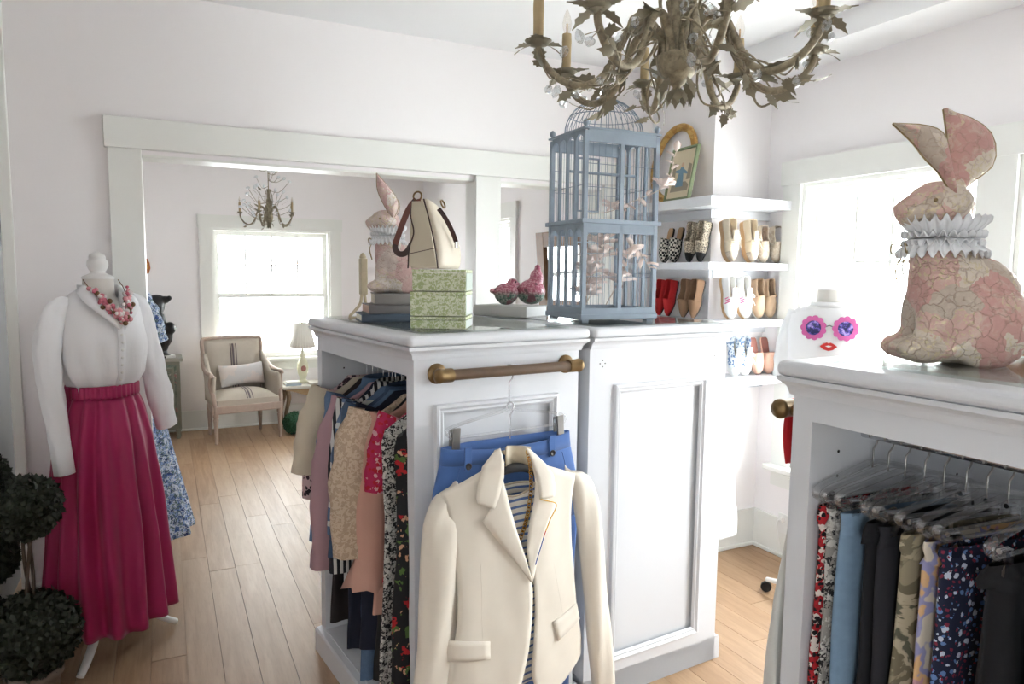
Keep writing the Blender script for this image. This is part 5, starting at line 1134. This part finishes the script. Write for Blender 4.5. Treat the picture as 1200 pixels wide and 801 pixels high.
def leaf_ball(name, parent, c, r, n, size, mat, seed, squash=1.0):
    rnd = random.Random(seed); m = MB(); m.ell(c, (r*.9, r*.9, r*.9*squash), 20, 12)
    for i in range(n):
        z = rnd.uniform(-1, 1); a = rnd.uniform(0, 2*PI); q = math.sqrt(1-z*z); d = Vector((q*math.cos(a), q*math.sin(a), z)); rr = r*(rnd.uniform(.88, 1.04)+.05*nz(d.x*4, d.y*4, d.z*4+seed)); p = Vector(c)+Vector((d.x*rr, d.y*rr, d.z*rr*squash))
        t = d.orthogonal().normalized(); t.rotate(Matrix.Rotation(rnd.uniform(0, 2*PI), 3, d)); t = (t+d*rnd.uniform(.1, 1.1)).normalized(); b = d.cross(t).normalized()*size*.36; e = t*size*rnd.uniform(.7, 1.2)
        m.add([p, p+e*.5+b, p+e, p+e*.5-b], [(0, 1, 2, 3)])
    o = m.build(name, mat, parent); o['kind'] = 'stuff'; return o
mb = thing('moss_ball', 'green leafy ball on the floor beside the armchair', 'decorative ball', (1.075, 6.90, 0)); leaf_ball('foliage', mb, (0, 0, .105), .10, 1500, .022, GLEAF, 5)
MB().lathe([(.03, 0), (.04, .004), (.03, .02)], 14).build('base', DARKM, mb)
# wooden framed mirror on the right wall of the far room
mi = thing('framed_mirror', 'brown wooden framed mirror on the far room side wall, seen past the birdcage', 'mirror', (XR2-.004, 4.315, 1.26), 0, None, (0, R(-4), 0)); OAKF = plain('brown_frame', C(122, 84, 52), .5, var=.25, vs=30)
for y0_, y1_, z0_, z1_ in ((-.36, -.25, 0, .60), (.25, .36, 0, .60), (-.25, .25, 0, .11), (-.25, .25, .49, .60)): MB().box(-.035, -.004, y0_, y1_, z0_, z1_).build('frame_bar', OAKF, mi, bevel=.004)
MB().box(-.016, -.010, -.25, .25, .11, .49).build('mirror_glass', plain('mirror_silver', C(225, 228, 228), .04, 1, .01), mi)
# ================================================================== DRESS FORMS AND PLANTS
def form(name, label, loc, rz, H_, lower=.95, head=True, base=None, rad=None):
    t = thing(name, label, 'dress form', (*loc, 0), rz); k = 1
    prof = [(.115, .088, .98), (.150, .105, .86), (.158, .110, .80), (.120, .09, 1.09), ]
    rows = [(.85, .15, .105), (.95, .145, .10), (1.09, .108, .082), (1.20, .128, .098), (1.29, .148, .115), (1.36, .150, .098), (1.41, .140, .075), (1.44, .105, .062), (1.462, .062, .056), (1.48, .056, .056), (1.535, .054, .054)]
    dz = H_-1.535; rings = []
    for z, a, b in rows: rings.append([(a*math.cos(q), b*math.sin(q)*(1.12 if math.sin(q) < 0 and 1.18 < z < 1.36 else 1)+.0, z+dz) for q in [2*PI*i/28 for i in range(28)]])
    MB().loft(rings).build('torso', plain('form_cover', C(226, 222, 214), .8, var=.03), t)
    if head: MB().lathe([(.056, H_), (.058, H_+.004), (.050, H_+.012), (.034, H_+.018), (.024, H_+.026), (.030, H_+.034), (.038, H_+.052), (.036, H_+.068), (.028, H_+.078), (.030, H_+.082), (.026, H_+.094), (.004, H_+.106)], 24).build('neck_cap', WHITE, t)
    else: MB().lathe([(.054, H_), (.054, H_+.006), (.050, H_+.010), (.004, H_+.011)], 24).build('neck_cap', WHITE, t)
    MB().lathe([(.02, .30), (.02, .9+dz)], 14).build('pole', WHITE, t)
    return t
# --- first form: white blouse, magenta skirt
MC = (-.235, 3.215); MR = R(33)
f1 = form('dress_form', 'white dress form with a turned neck knob wearing the white blouse and magenta skirt', MC, MR, 1.515)
for a in (-114, 22, 140):
    aa = R(a)-MR; d = Vector((math.cos(aa), math.sin(aa), 0)); P = curve([(0, 0, .34), tuple(d*.05+Vector((0, 0, .30))), tuple(d*.10+Vector((0, 0, .20))), tuple(d*.15+Vector((0, 0, .10))), tuple(d*.205+Vector((0, 0, .045))), tuple(d*.25+Vector((0, 0, .015)))], 24)
    MB().tube(P, [lerp(.024, .016, i/23) for i in range(24)], 8, flat=.75).build('foot_leg', WHITE, f1)
MB().lathe([(.028, .28), (.034, .30), (.034, .36), (.026, .40)], 16).build('hub', WHITE, f1)
def worn(name, label, cat, c=MC, r_=MR, group=None): return thing(name, label, cat, (*c, 0), r_, group)
BLO = NT('white_poplin'); BLO.bump(BLO.math('ADD', BLO.noise(BLO.coord((1, 1, .35)), 26, 3, .5, 1.2)[0], BLO.math('MULTIPLY', BLO.noise(BLO.coord(), 300, 1)[0], .1)), .35, .006); BLO = BLO.out(C(246, 246, 248), .75)
bl = worn('white_blouse', 'white high-collared blouse with puffed sleeves, tucked into the magenta skirt', 'blouse')
tabb = [(1.06, .120, .095), (1.10, .122, .098), (1.14, .150, .122), (1.20, .158, .128), (1.28, .165, .138), (1.34, .162, .124), (1.40, .155, .100), (1.435, .130, .082), (1.455, .105, .072), (1.475, .070, .066)]
rings = []
for z in list(np.linspace(1.06, 1.475, 34)):
    a, b = interp(tabb, z); ring = []
    for k in range(64):
        q = 2*PI*k/64; fo = .010*math.sin(q*11+z*6+2*nz(q, z*6))*max(0, min(1, (1.36-z)/.15)); rr = 1+.05*nz(math.cos(q)*2.5, math.sin(q)*2.5, z*9)
        x = (a+fo)*rr*math.cos(q); y = (b+fo)*rr*math.sin(q)
        zz = z-(.115*max(0, 1-(x/.062)**2)*max(0, (z-1.36)/.115) if math.sin(q) < 0 else 0); ring.append((x, y, zz))
    rings.append(ring)
MB().loft(rings, True, (False, False)).build('body', BLO, bl, solid=.002)
# placket with small buttons
def front_y(z): return -interp(tabb, z)[1]*1.02-.006
pk = MB().sheet([[(u, front_y(z)-.003, z) for u in (-.014, 0, .014)] for z in np.linspace(1.10, 1.40, 20)]).build('placket', BLO, bl, solid=.003)
for i, z in enumerate(np.linspace(1.125, 1.36, 9)): MB().lathe([(.0045, 0), (.0055, .003), (.003, .005)], 10, (0, front_y(z)-.004, z), Matrix.Rotation(R(90), 3, 'X')).build('button', WHITE, pk)
# turned-back collar wings and stand
for s in (-1, 1):
    A = [(s*.064, -.02, 1.490), (s*.054, -.072, 1.458), (s*.030, -.116, 1.402), (s*.003, -.146, 1.335)]; B = [(s*.098, -.02, 1.468), (s*.104, -.086, 1.430), (s*.074, -.130, 1.385), (s*.010, -.151, 1.322)]
    A, B = curve(A, 12), curve(B, 12); MB().sheet([[a.lerp(b, u)+Vector((0, -.008*math.sin(PI*u), .006*math.sin(PI*u))) for u in np.linspace(0, 1, 6)] for a, b in zip(A, B)]).build('collar', BLO, bl, solid=.003)
MB().loft([[(.066*math.cos(q)*k_, .064*math.sin(q)*k_+.004, z) for q in np.linspace(R(-20), R(200), 30)] for z, k_ in ((1.455, 1.08), (1.472, 1.05), (1.492, 1.08))], False, (False, False)).build('collar_stand', BLO, bl, solid=.003)
for s, pts in ((-1, [(-.110, .0, 1.425, .025), (-.150, -.004, 1.400, .044), (-.184, -.01, 1.335, .051), (-.205, -.02, 1.25, .048), (-.210, -.035, 1.13, .044), (-.203, -.05, 1.00, .040), (-.196, -.055, .90, .036)]), (1, [(.120, .0, 1.425, .035), (.150, .0, 1.405, .046), (.172, .0, 1.345, .050), (.190, .0, 1.25, .048), (.212, -.005, 1.12, .050), (.238, -.005, 1.00, .052), (.256, .0, .93, .044)])):
    P = curve([(x, y, z) for x, y, z, r_ in pts], 34); rs = [float(np.interp(i/33, np.linspace(0, 1, len(pts)), [p[3] for p in pts])) for i in range(34)]; rg = []
    for i, p in enumerate(P):
        t = (P[min(i+1, 33)]-P[max(i-1, 0)]).normalized(); u = t.cross(Vector((0, 1, 0))).normalized(); v = t.cross(u).normalized(); ring = []
        for k in range(28):
            q = 2*PI*k/28; rr = rs[i]*(1+.08*math.sin(q*5+s+i*.15)*math.sin(PI*i/33)+.16*nz(math.cos(q)*2+s, math.sin(q)*2, i*.30)); ring.append(p+u*math.cos(q)*rr+v*math.sin(q)*rr*.8)
        rg.append(ring)
    sl_ = MB().loft(rg, True, (True, False)).build('sleeve', BLO, bl)
    c = P[-1]; d = (P[-1]-P[-4]).normalized(); L_ = .115 if s < 0 else .05; rr = [[c+(Vector(p)-c)*f_+d*dz for p in rg[-1]] for dz, f_ in ((-.008, .92), (.0, .96), (L_, .98), (L_+.002, .93))]
    MB().loft(rr, True, (False, False)).build('cuff', BLO, sl_, solid=.002)
MAG = NT('magenta_taffeta'); _n = MAG.noise(MAG.coord(), 5, 3)[0]; MAG.bump(MAG.noise(MAG.coord((1, 1, .25)), 30, 3)[0], .12); MAG = MAG.out(MAG.mix(_n, C(150, 10, 72), C(174, 18, 88)), .5, Sheen_Weight=.2)
sk = worn('magenta_skirt', 'full-length magenta pleated skirt on the dress form by the doorway', 'skirt')
rings = []
NP = 15
for i in range(40):
    s = i/39; z = lerp(1.058, .145, s); a = interp([(0, .128), (.06, .15), (.2, .176), (.5, .20), (1, .238)], s)[0]; b = a*lerp(.80, .90, s); ring = []
    for k in range(240):
        q = 2*PI*k/240; amp = (.004+.020*min(1, s*1.7))*(.75+.5*nz(math.cos(q)*2, math.sin(q)*2, 2)); ph = q*NP+1.2*nz(math.cos(q)*1.5, math.sin(q)*1.5, s*1.2); w_ = math.sin(ph); f_ = amp*(math.copysign(abs(w_)**.9, w_)*(1+.5*nz(q*3, s*.5, 9)))+.006*nz(math.cos(q)*6, math.sin(q)*6, s*5)
        ring.append(((a+f_)*math.cos(q), (b+f_)*math.sin(q), z-.012*math.sin(q*3+1)*s))
    rings.append(ring)
MB().loft(rings, True, (False, False)).build('skirt_body', MAG, sk, solid=.0015)
MB().loft([[((.131+.003*math.sin(q*40)*(.3 if j in (0, 3) else 1))*math.cos(q), (.110+.003*math.sin(q*40))*math.sin(q), z) for q in [2*PI*k/160 for k in range(160)]] for j, z in enumerate((1.052, 1.062, 1.092, 1.102))], True, (False, False)).build('waistband', MAG, sk, solid=.003)
# beaded necklace
nk2 = worn('beaded_necklace', 'chunky pink and bronze beaded necklace over the white blouse collar', 'necklace')
BE = [plain('pink_bead', C(206, 110, 128), .25), plain('rose_bead', C(226, 160, 166), .2), plain('bronze_bead', C(120, 88, 60), .3, .6), plain('clear_bead', C(232, 222, 220), .1)]
bead = [MB().ell((0, 0, 0), 1, 10, 7).mesh('bead', m_) for m_ in BE]; rnd = random.Random(2)
def put_bead(p, r_, i): o = bpy.data.objects.new('bead', bead[i]); COL.objects.link(o); o.parent = nk2; o.location = p; o.scale = (r_,)*3
NC = curve([(-.068, -.02, 1.512), (-.066, -.058, 1.480), (-.052, -.098, 1.440), (-.030, -.128, 1.400), (0, -.150, 1.365), (.030, -.128, 1.400), (.052, -.098, 1.440), (.066, -.058, 1.480), (.068, -.02, 1.512)], 60)
MB().tube(NC, .0018, 6).build('cord', BE[2], nk2)
for i, p in enumerate(NC):
    e = abs(i-29.5)/29.5
    if e > .78: continue
    for j in range(1 if e > .6 else 4):
        if rnd.random() < .9: put_bead(p+Vector((rnd.uniform(-1, 1), rnd.uniform(-1.2, -.2), rnd.uniform(-1, 1)))*.013*(1.5-e*.6), rnd.uniform(.006, .0105), rnd.choice([0, 0, 1, 1, 2, 3]))
# --- second form in the far room: blue floral dress
DC = (-.24, 4.02); DR = R(30)
f2 = form('dress_form', 'dress form inside the blue and white floral dress beyond the doorway casing', DC, DR, 1.52)
MB().lathe([(.20, 0), (.20, .015), (.05, .03), (.022, .06), (.02, .35)], 24).build('base', WHITE, f2)
BFL = floral('blue_leaf_print', C(196, 204, 216), [C(58, 84, 140), C(44, 58, 100), C(132, 156, 196), C(90, 110, 110)], 42, .44, jag=.9)
dr = worn('floral_dress', 'long blue and white floral dress with short sleeves half hidden by the doorway casing', 'dress', DC, DR)
rings = []
for i in range(40):
    s = i/39; z = lerp(1.46, .19, s); a = interp([(0, .07), (.02, .11), (.04, .145), (.12, .155), (.28, .128), (.34, .15), (.55, .22), (1, .335)], s)[0]; b = interp([(0, .065), (.04, .09), (.12, .13), (.28, .105), (.34, .125), (.55, .19), (1, .30)], s)[0]; ring = []
    for k in range(120):
        q = 2*PI*k/120; f_ = .022*max(0, s-.28)/.7*math.sin(q*12+1.5*nz(math.cos(q), math.sin(q), s)); ring.append(((a+f_)*math.cos(q), (b+f_)*math.sin(q), z))
    rings.append(ring)
MB().loft(rings, True, (False, False)).build('body', BFL, dr, solid=.002)
for s in (-1, 1): MB().loft(sleeve_rings(s, .30, .22, .055, .06, .075, .85, seed=3, z0=-.03), True, (False, False)).build('sleeve', BFL, dr, (0, 0, 1.425))
# --- third form by the window: white T-shirt with flower glasses and lips
TC = (2.60, 2.14); TR = R(-50)
f3 = form('dress_form', 'white dress form on castors wearing the printed white T-shirt by the window', TC, TR, 1.495, head=False)
for k in range(3):
    a = R(86+120*k)-TR; d = Vector((math.cos(a), math.sin(a), 0)); MB().tube([(0, 0, .14), tuple(d*.15+Vector((0, 0, .10))), tuple(d*.30+Vector((0, 0, .065)))], [.018, .015, .012], 8).build('foot_leg', WHITE, f3)
    w_ = MB().lathe([(.024, -.012), (.026, -.006), (.026, .006), (.024, .012)], 16, tuple(d*.305+Vector((0, 0, .0265))), Matrix.Rotation(R(90), 3, 'X')).build('castor', BLACK, f3)
MB().lathe([(.026, .12), (.026, .34)], 14).build('hub', WHITE, f3)
TW = plain('white_jersey', C(240, 240, 240), .85, var=.015, bump=.05)
ts = worn('printed_tshirt', 'white T-shirt with pink flower sunglasses and red lips on its front, by the window', 'T-shirt', TC, TR)
tabt = [(.88, .17, .125), (1.05, .16, .12), (1.20, .168, .130), (1.28, .172, .138), (1.34, .172, .120), (1.385, .165, .092), (1.415, .135, .076), (1.432, .075, .068)]
MB().loft([[(a*math.cos(q)*(1+.02*nz(math.cos(q)*3, math.sin(q)*3, z*6)), b*math.sin(q)*(1+.02*nz(math.cos(q)*3, math.sin(q)*3, z*6)), z) for q in [2*PI*k/48 for k in range(48)]] for z in np.linspace(.88, 1.432, 26) for a, b in [interp(tabt, z)]], True, (False, False)).build('body', TW, ts, solid=.002)
MB().loft([[(.078*r*math.cos(q), .071*r*math.sin(q), z) for q in [2*PI*k/40 for k in range(40)]] for r, z in ((1.06, 1.424), (1.0, 1.440), (.95, 1.445))], True, (False, False)).build('neckband', TW, ts, solid=.002)
for s in (-1, 1): MB().loft(sleeve_rings(s, .315, .26, .012, .046, .052, .9, seed=8, z0=-.03), True, (False, False)).build('sleeve', TW, ts, (0, 0, 1.395))
def tee_y(x, z): a, b = interp(tabt, z); return -b*math.sqrt(max(.05, 1-(x/a)**2))*1.015-.003
PKP = plain('pink_petal_print', C(214, 104, 166), .7, var=.1, vs=40); SEQ = blotch('blue_sequin', [C(44, 44, 96), C(110, 96, 190), C(190, 170, 224)], 60, (.5, .6), .3); LIP = plain('red_lip_print', C(206, 48, 44), .6)
def onto(pts, m_, nm, par, cx, cz, d):
    c = (cx, tee_y(cx, cz)-d, cz); vs = [c]+[(cx+x, tee_y(cx+x, cz+z)-d, cz+z) for x, z in pts]; n = len(pts); mm = MB().add(vs, [(0, 1+i, 1+(i+1) % n) for i in range(n)], True); return mm.build(nm, m_, par)
for cx in (-.062, .062):
    fl = onto([((.046+.006*abs(math.sin(5.5*q)))*math.cos(q), (.046+.006*abs(math.sin(5.5*q)))*math.sin(q)) for q in np.linspace(0, 2*PI, 89)[:-1]], PKP, 'flower_lens', ts, cx, 1.347-.01, .003)
    onto([(.030*math.cos(q), .030*math.sin(q)) for q in np.linspace(0, 2*PI, 33)[:-1]], SEQ, 'sequin_centre', fl, cx, 1.337, .005)
MB().tube([(-.012, tee_y(0, 1.34)-.004, 1.345), (0, tee_y(0, 1.35)-.004, 1.349), (.012, tee_y(0, 1.34)-.004, 1.345)], .002, 6).build('bridge', NVY, ts)
onto([(-.034, .0), (-.018, .012), (-.007, .017), (0, .013), (.007, .017), (.018, .012), (.034, 0), (.018, -.014), (0, -.019), (-.018, -.014)], LIP, 'lips', ts, 0, 1.262, .003); onto([(-.014, .001), (0, .005), (.014, .001), (0, -.004)], TW, 'lip_gap', ts, 0, 1.262, .0045)
# --- topiaries in the dark corner
TERRA = plain('grey_clay', C(120, 108, 98), .8, var=.15, vs=20); BARK = plain('thin_bark', C(74, 60, 48), .8, var=.2, vs=40)
def topiary(label, loc, balls, pot_r=.085, seed=0):
    t = thing('topiary', label, 'topiary', (*loc, 0), 0, 'box topiaries in the dark corner')
    MB().lathe([(pot_r*.72, 0), (pot_r*.95, .13), (pot_r*1.06, .132), (pot_r*1.06, .16), (pot_r*.95, .16), (pot_r*.92, .145)], 24).build('pot', TERRA, t)
    m = MB()
    for k in range(3): m.tube(curve([(.012*math.cos(k*2.1+z*9), .012*math.sin(k*2.1+z*9), z) for z in np.linspace(.13, balls[-1][0]-.02, 10)], 30), .006, 6)
    m.build('stem', BARK, t)
    for i, (z, r_) in enumerate(balls): leaf_ball('foliage', t, (0, 0, z), r_, 2600, .026, SHADE_LEAF, seed+i)
topiary('two-ball box topiary beside the magenta skirt, a clear stem between its balls', (-.455, 2.84), [(.285, .140), (.735, .100)], .085, 11)
topiary('taller box topiary half out of frame behind the two-ball one', (-.63, 3.02), [(.22, .13), (.52, .11), (.80, .10)], .085, 21)
# ================================================================== CHANDELIERS
ANT = NT('antique_bronze_green'); _v = ANT.coord(); _n = ANT.noise(_v, 38, 5, .7)[0]; ANT.bump(_n, .5, .003); ANT = ANT.out(ANT.mix(ANT.step(_n, .3, .7), C(104, 94, 76), C(176, 164, 138)), .6, .25)
ANT2 = plain('leaf_bronze', C(134, 126, 106), .6, .25, .25, 40)
CAN = plain('aged_candle', C(176, 156, 118), .7, var=.2, vs=30, bump=.4, bs=40); BULB = glassy('bulb_glass', (.97, .95, .92, 1), .12, .02); FIL = plain('filament_base', C(190, 150, 90), .4, .6)
lf = MB(); ot = [(0, 0), (.07, .14), (.20, .16), (.19, .30), (.32, .40), (.21, .50), (.25, .66), (.11, .76), (0, 1)]
vs = []; rows = []
for x, y in ot: vs.append((x, y, .12*abs(x)-.28*y*y)); vs.append((0, y, -.28*y*y+.04)); vs.append((-x, y, .12*abs(x)-.28*y*y))
fs = []
for i in range(len(ot)-1): a, b = 3*i, 3*(i+1); fs += [(a, b, b+1, a+1), (a+1, b+1, b+2, a+2)]
lf.add(vs, fs, True); leafm = lf.mesh('leaf', ANT2)
cr = MB(); cr.loft([[(r*math.cos(2*PI*k/6), r*math.sin(2*PI*k/6), z) for k in range(6)] for r, z in ((.02, .5), (.28, .25), (.34, 0), (.22, -.3), (.02, -.5))], True, (True, True), False); crm = cr.mesh('crystal', CRYSTAL); pearl = cr.mesh('crystal', plain('milky_crystal', C(236, 238, 240), .1, var=.02))
def chandelier(name, label, loc, arms, Rr, zs, ceil, arm_r, candle, seed, leaves, crystals, a0, spray=0, fat=1.0):
    """loc = lowest point; zs scales heights; arms bow down and up to the cups"""
    t = thing(name, label, 'chandelier', loc); rnd = random.Random(seed)
    def put(par, nm, me, p, d, s, tw=None):
        o = bpy.data.objects.new(nm, me); COL.objects.link(o); o.parent = par; o.location = p; q = Vector(d).normalized().to_track_quat('Y', 'Z')
        if tw is not None:
            from mathutils import Quaternion
            q = q @ Quaternion((0, 1, 0), tw)
        o.rotation_mode = 'QUATERNION'; o.rotation_quaternion = q; o.scale = (s, s, s); return o
    S = Rr/.35; H_ = ceil-loc[2]
    hub = MB().lathe([(.004*S, .0), (.012*S, .012*zs), (.010*S, .026*zs), (.022*S, .036*zs), (.040*S, .052*zs), (.052*S, .078*zs), (.054*S, .098*zs), (.046*S, .104*zs), (.03*S, .112*zs), (.026*S, .20*zs), (.034*S, .23*zs), (.02*S, .25*zs), (.014*S, .33*zs)], 22).build('hub', ANT, t)
    m = MB()
    for k in range(9):
        a = 2*PI*k/9; c, s = math.cos(a), math.sin(a); m.tube(curve([(.050*S*c, .050*S*s, .10*zs), (.040*S*c, .040*S*s, .16*zs), (.050*S*c, .050*S*s, .25*zs), (.02*S*c, .02*S*s, .33*zs)], 14), .0045*S*fat, 6)
    k_ = m.build('cage_rods', ANT, t)
    for k in range(8):
        a = 2*PI*k/8+.2; c, s = math.cos(a), math.sin(a); put(hub, 'leaf', leafm, (.03*S*c, .03*S*s, .045*zs), (c, s, .9 if k % 2 else -1.2), .062*S, 0)
        put(hub, 'leaf', leafm, (.012*S*c, .012*S*s, .02*zs), (c*.8, s*.8, -1), .045*S, 0)
    MB().tube([(0, 0, .32*zs), (0, 0, H_-.02)], .006*S, 8).build('stem', ANT, t)
    MB().lathe([(.02, H_-.05), (.05, H_-.03), (.06, H_-.005), (.06, H_-.0)], 20).build('ceiling_cap', ANT, t)
    for i in range(arms):
        a = R(a0)+2*PI*i/arms; c, s = math.cos(a), math.sin(a); tn = Vector((-s, c, 0)); A = lambda r, z, w=0: (r*S*c+w*S*tn.x, r*S*s+w*S*tn.y, z*zs)
        P = curve([A(.030, .085), A(.045, .145), A(.078, .180), A(.118, .168), A(.150, .112), A(.185, .050), A(.24, .022), A(.30, .040), A(.342, .085), A(.350, .118)], 40)
        ar = MB().tube(P, [arm_r*lerp(1.15, .85, j/39) for j in range(40)], 8).build('arm', ANT, t)
        cup = MB().lathe([(.006*S, .112*zs), (.024*S, .118*zs), (.034*S, .128*zs), (.030*S, .129*zs), (.012*S, .122*zs)], 16, (.35*S*c, .35*S*s, 0)).build('cup', ANT2, t)
        for k in range(6):
            b = 2*PI*k/6+i; put(cup, 'leaf', leafm, (.35*S*c+.008*S*math.cos(b), .35*S*s+.008*S*math.sin(b), .117*zs), (math.cos(b), math.sin(b), .35 if k % 2 else -.25), .062*S*fat, 0)
        cn = MB().lathe([(.0125*S, .122*zs), (.0125*S, .122*zs+candle*.5), (.0135*S, .122*zs+candle*.8), (.0125*S, .122*zs+candle), (.007*S, .122*zs+candle)], 14, (.35*S*c, .35*S*s, 0)).build('candle', CAN, t)
        MB().lathe([(.006*S, 0), (.011*S, .012*S), (.0135*S, .028*S), (.010*S, .046*S), (.004*S, .062*S), (.001*S, .068*S)], 14, (.35*S*c, .35*S*s, .122*zs+candle)).build('bulb', BULB, cn)
        MB().tube([(.35*S*c, .35*S*s, .122*zs+candle), (.35*S*c, .35*S*s, .122*zs+candle+.028*S)], .0022*S, 6).build('filament', FIL, cn)
        # tendrils winding round the arm, with leaves and crystals
        for w_ in range(3 if fat >= 1 else 1):
            k0 = rnd.randint(8, 20); b = []
            for q in range(8): k = min(39, k0+q*2); b.append(P[k]+tn*S*.03*math.sin(q*.9+w_*3+i)+Vector((0, 0, .022*S*math.cos(q*1.1+w_)-.004*S*q*(w_ == 0))))
            MB().tube(curve([tuple(P[k0])]+[tuple(x) for x in b], 26), [arm_r*lerp(.42, .2, j/25) for j in range(26)], 5).build('tendril', ANT, ar)
            put(ar, 'leaf', leafm, b[-1], (b[-1]-b[-2]), .05*S, rnd.uniform(0, 6))
        for _ in range(leaves):
            k = rnd.randint(6, 36); d = (P[k+1]-P[k-1]).normalized()+tn*rnd.uniform(-1, 1)+Vector((0, 0, rnd.uniform(-.9, .7))); put(ar, 'leaf', leafm, P[k], d, S*rnd.uniform(.045, .075), rnd.uniform(0, 6))
        for _ in range(crystals):
            k = rnd.randint(8, 39); d = tn*rnd.uniform(-1, 1)+Vector((c*rnd.uniform(-.3, .6), s*rnd.uniform(-.3, .6), rnd.uniform(-.8, .9))); d.normalize(); e = P[k]+d*S*rnd.uniform(.03, .055)
            MB().tube(curve([tuple(P[k]), tuple((P[k]+e)/2+tn*.01*S), tuple(e)], 8), .0011*S*fat, 4).build('crystal_wire', ANT, ar)
            put(ar, 'crystal', crm if fat >= 1 else pearl, e+d*.013*S, (d.y, -d.x, .3), .034*S, rnd.uniform(0, 6))
    if spray:
        for k in range(spray):
            a = rnd.uniform(0, 2*PI); z0 = rnd.uniform(.05, .5)*zs; r1 = rnd.uniform(.5, 1.02)*Rr*(1.1-.5*z0/zs/.5); e = Vector((r1*math.cos(a), r1*math.sin(a), z0+rnd.uniform(.02, .12)*zs)); MB().tube(curve([(0, 0, z0), (e.x*.5, e.y*.5, z0-.01), tuple(e)], 9), .0016, 4).build('crystal_wire', ANT, t); put(t, 'crystal', pearl, e, (0, 1, .3), .045*S*1.3, rnd.uniform(0, 6))
            if k % 5 == 0: put(t, 'leaf', leafm, e*.55+Vector((0, 0, z0*.45)), (e.x, e.y, .2), .06*S*1.3, 0)
    return t
chandelier('chandelier', 'large antique bronze leaf and crystal chandelier hanging above the island', (1.168, 1.450, 1.995), 8, .35, 1.0, H, .0098, .105, 3, 7, 5, 112)
chandelier('chandelier', 'small antique bronze crystal chandelier hanging in the far room', (.705, 5.50, 1.872), 5, .20, .85, H, .0055, .075, 8, 1, 2, 100, 34, .6)
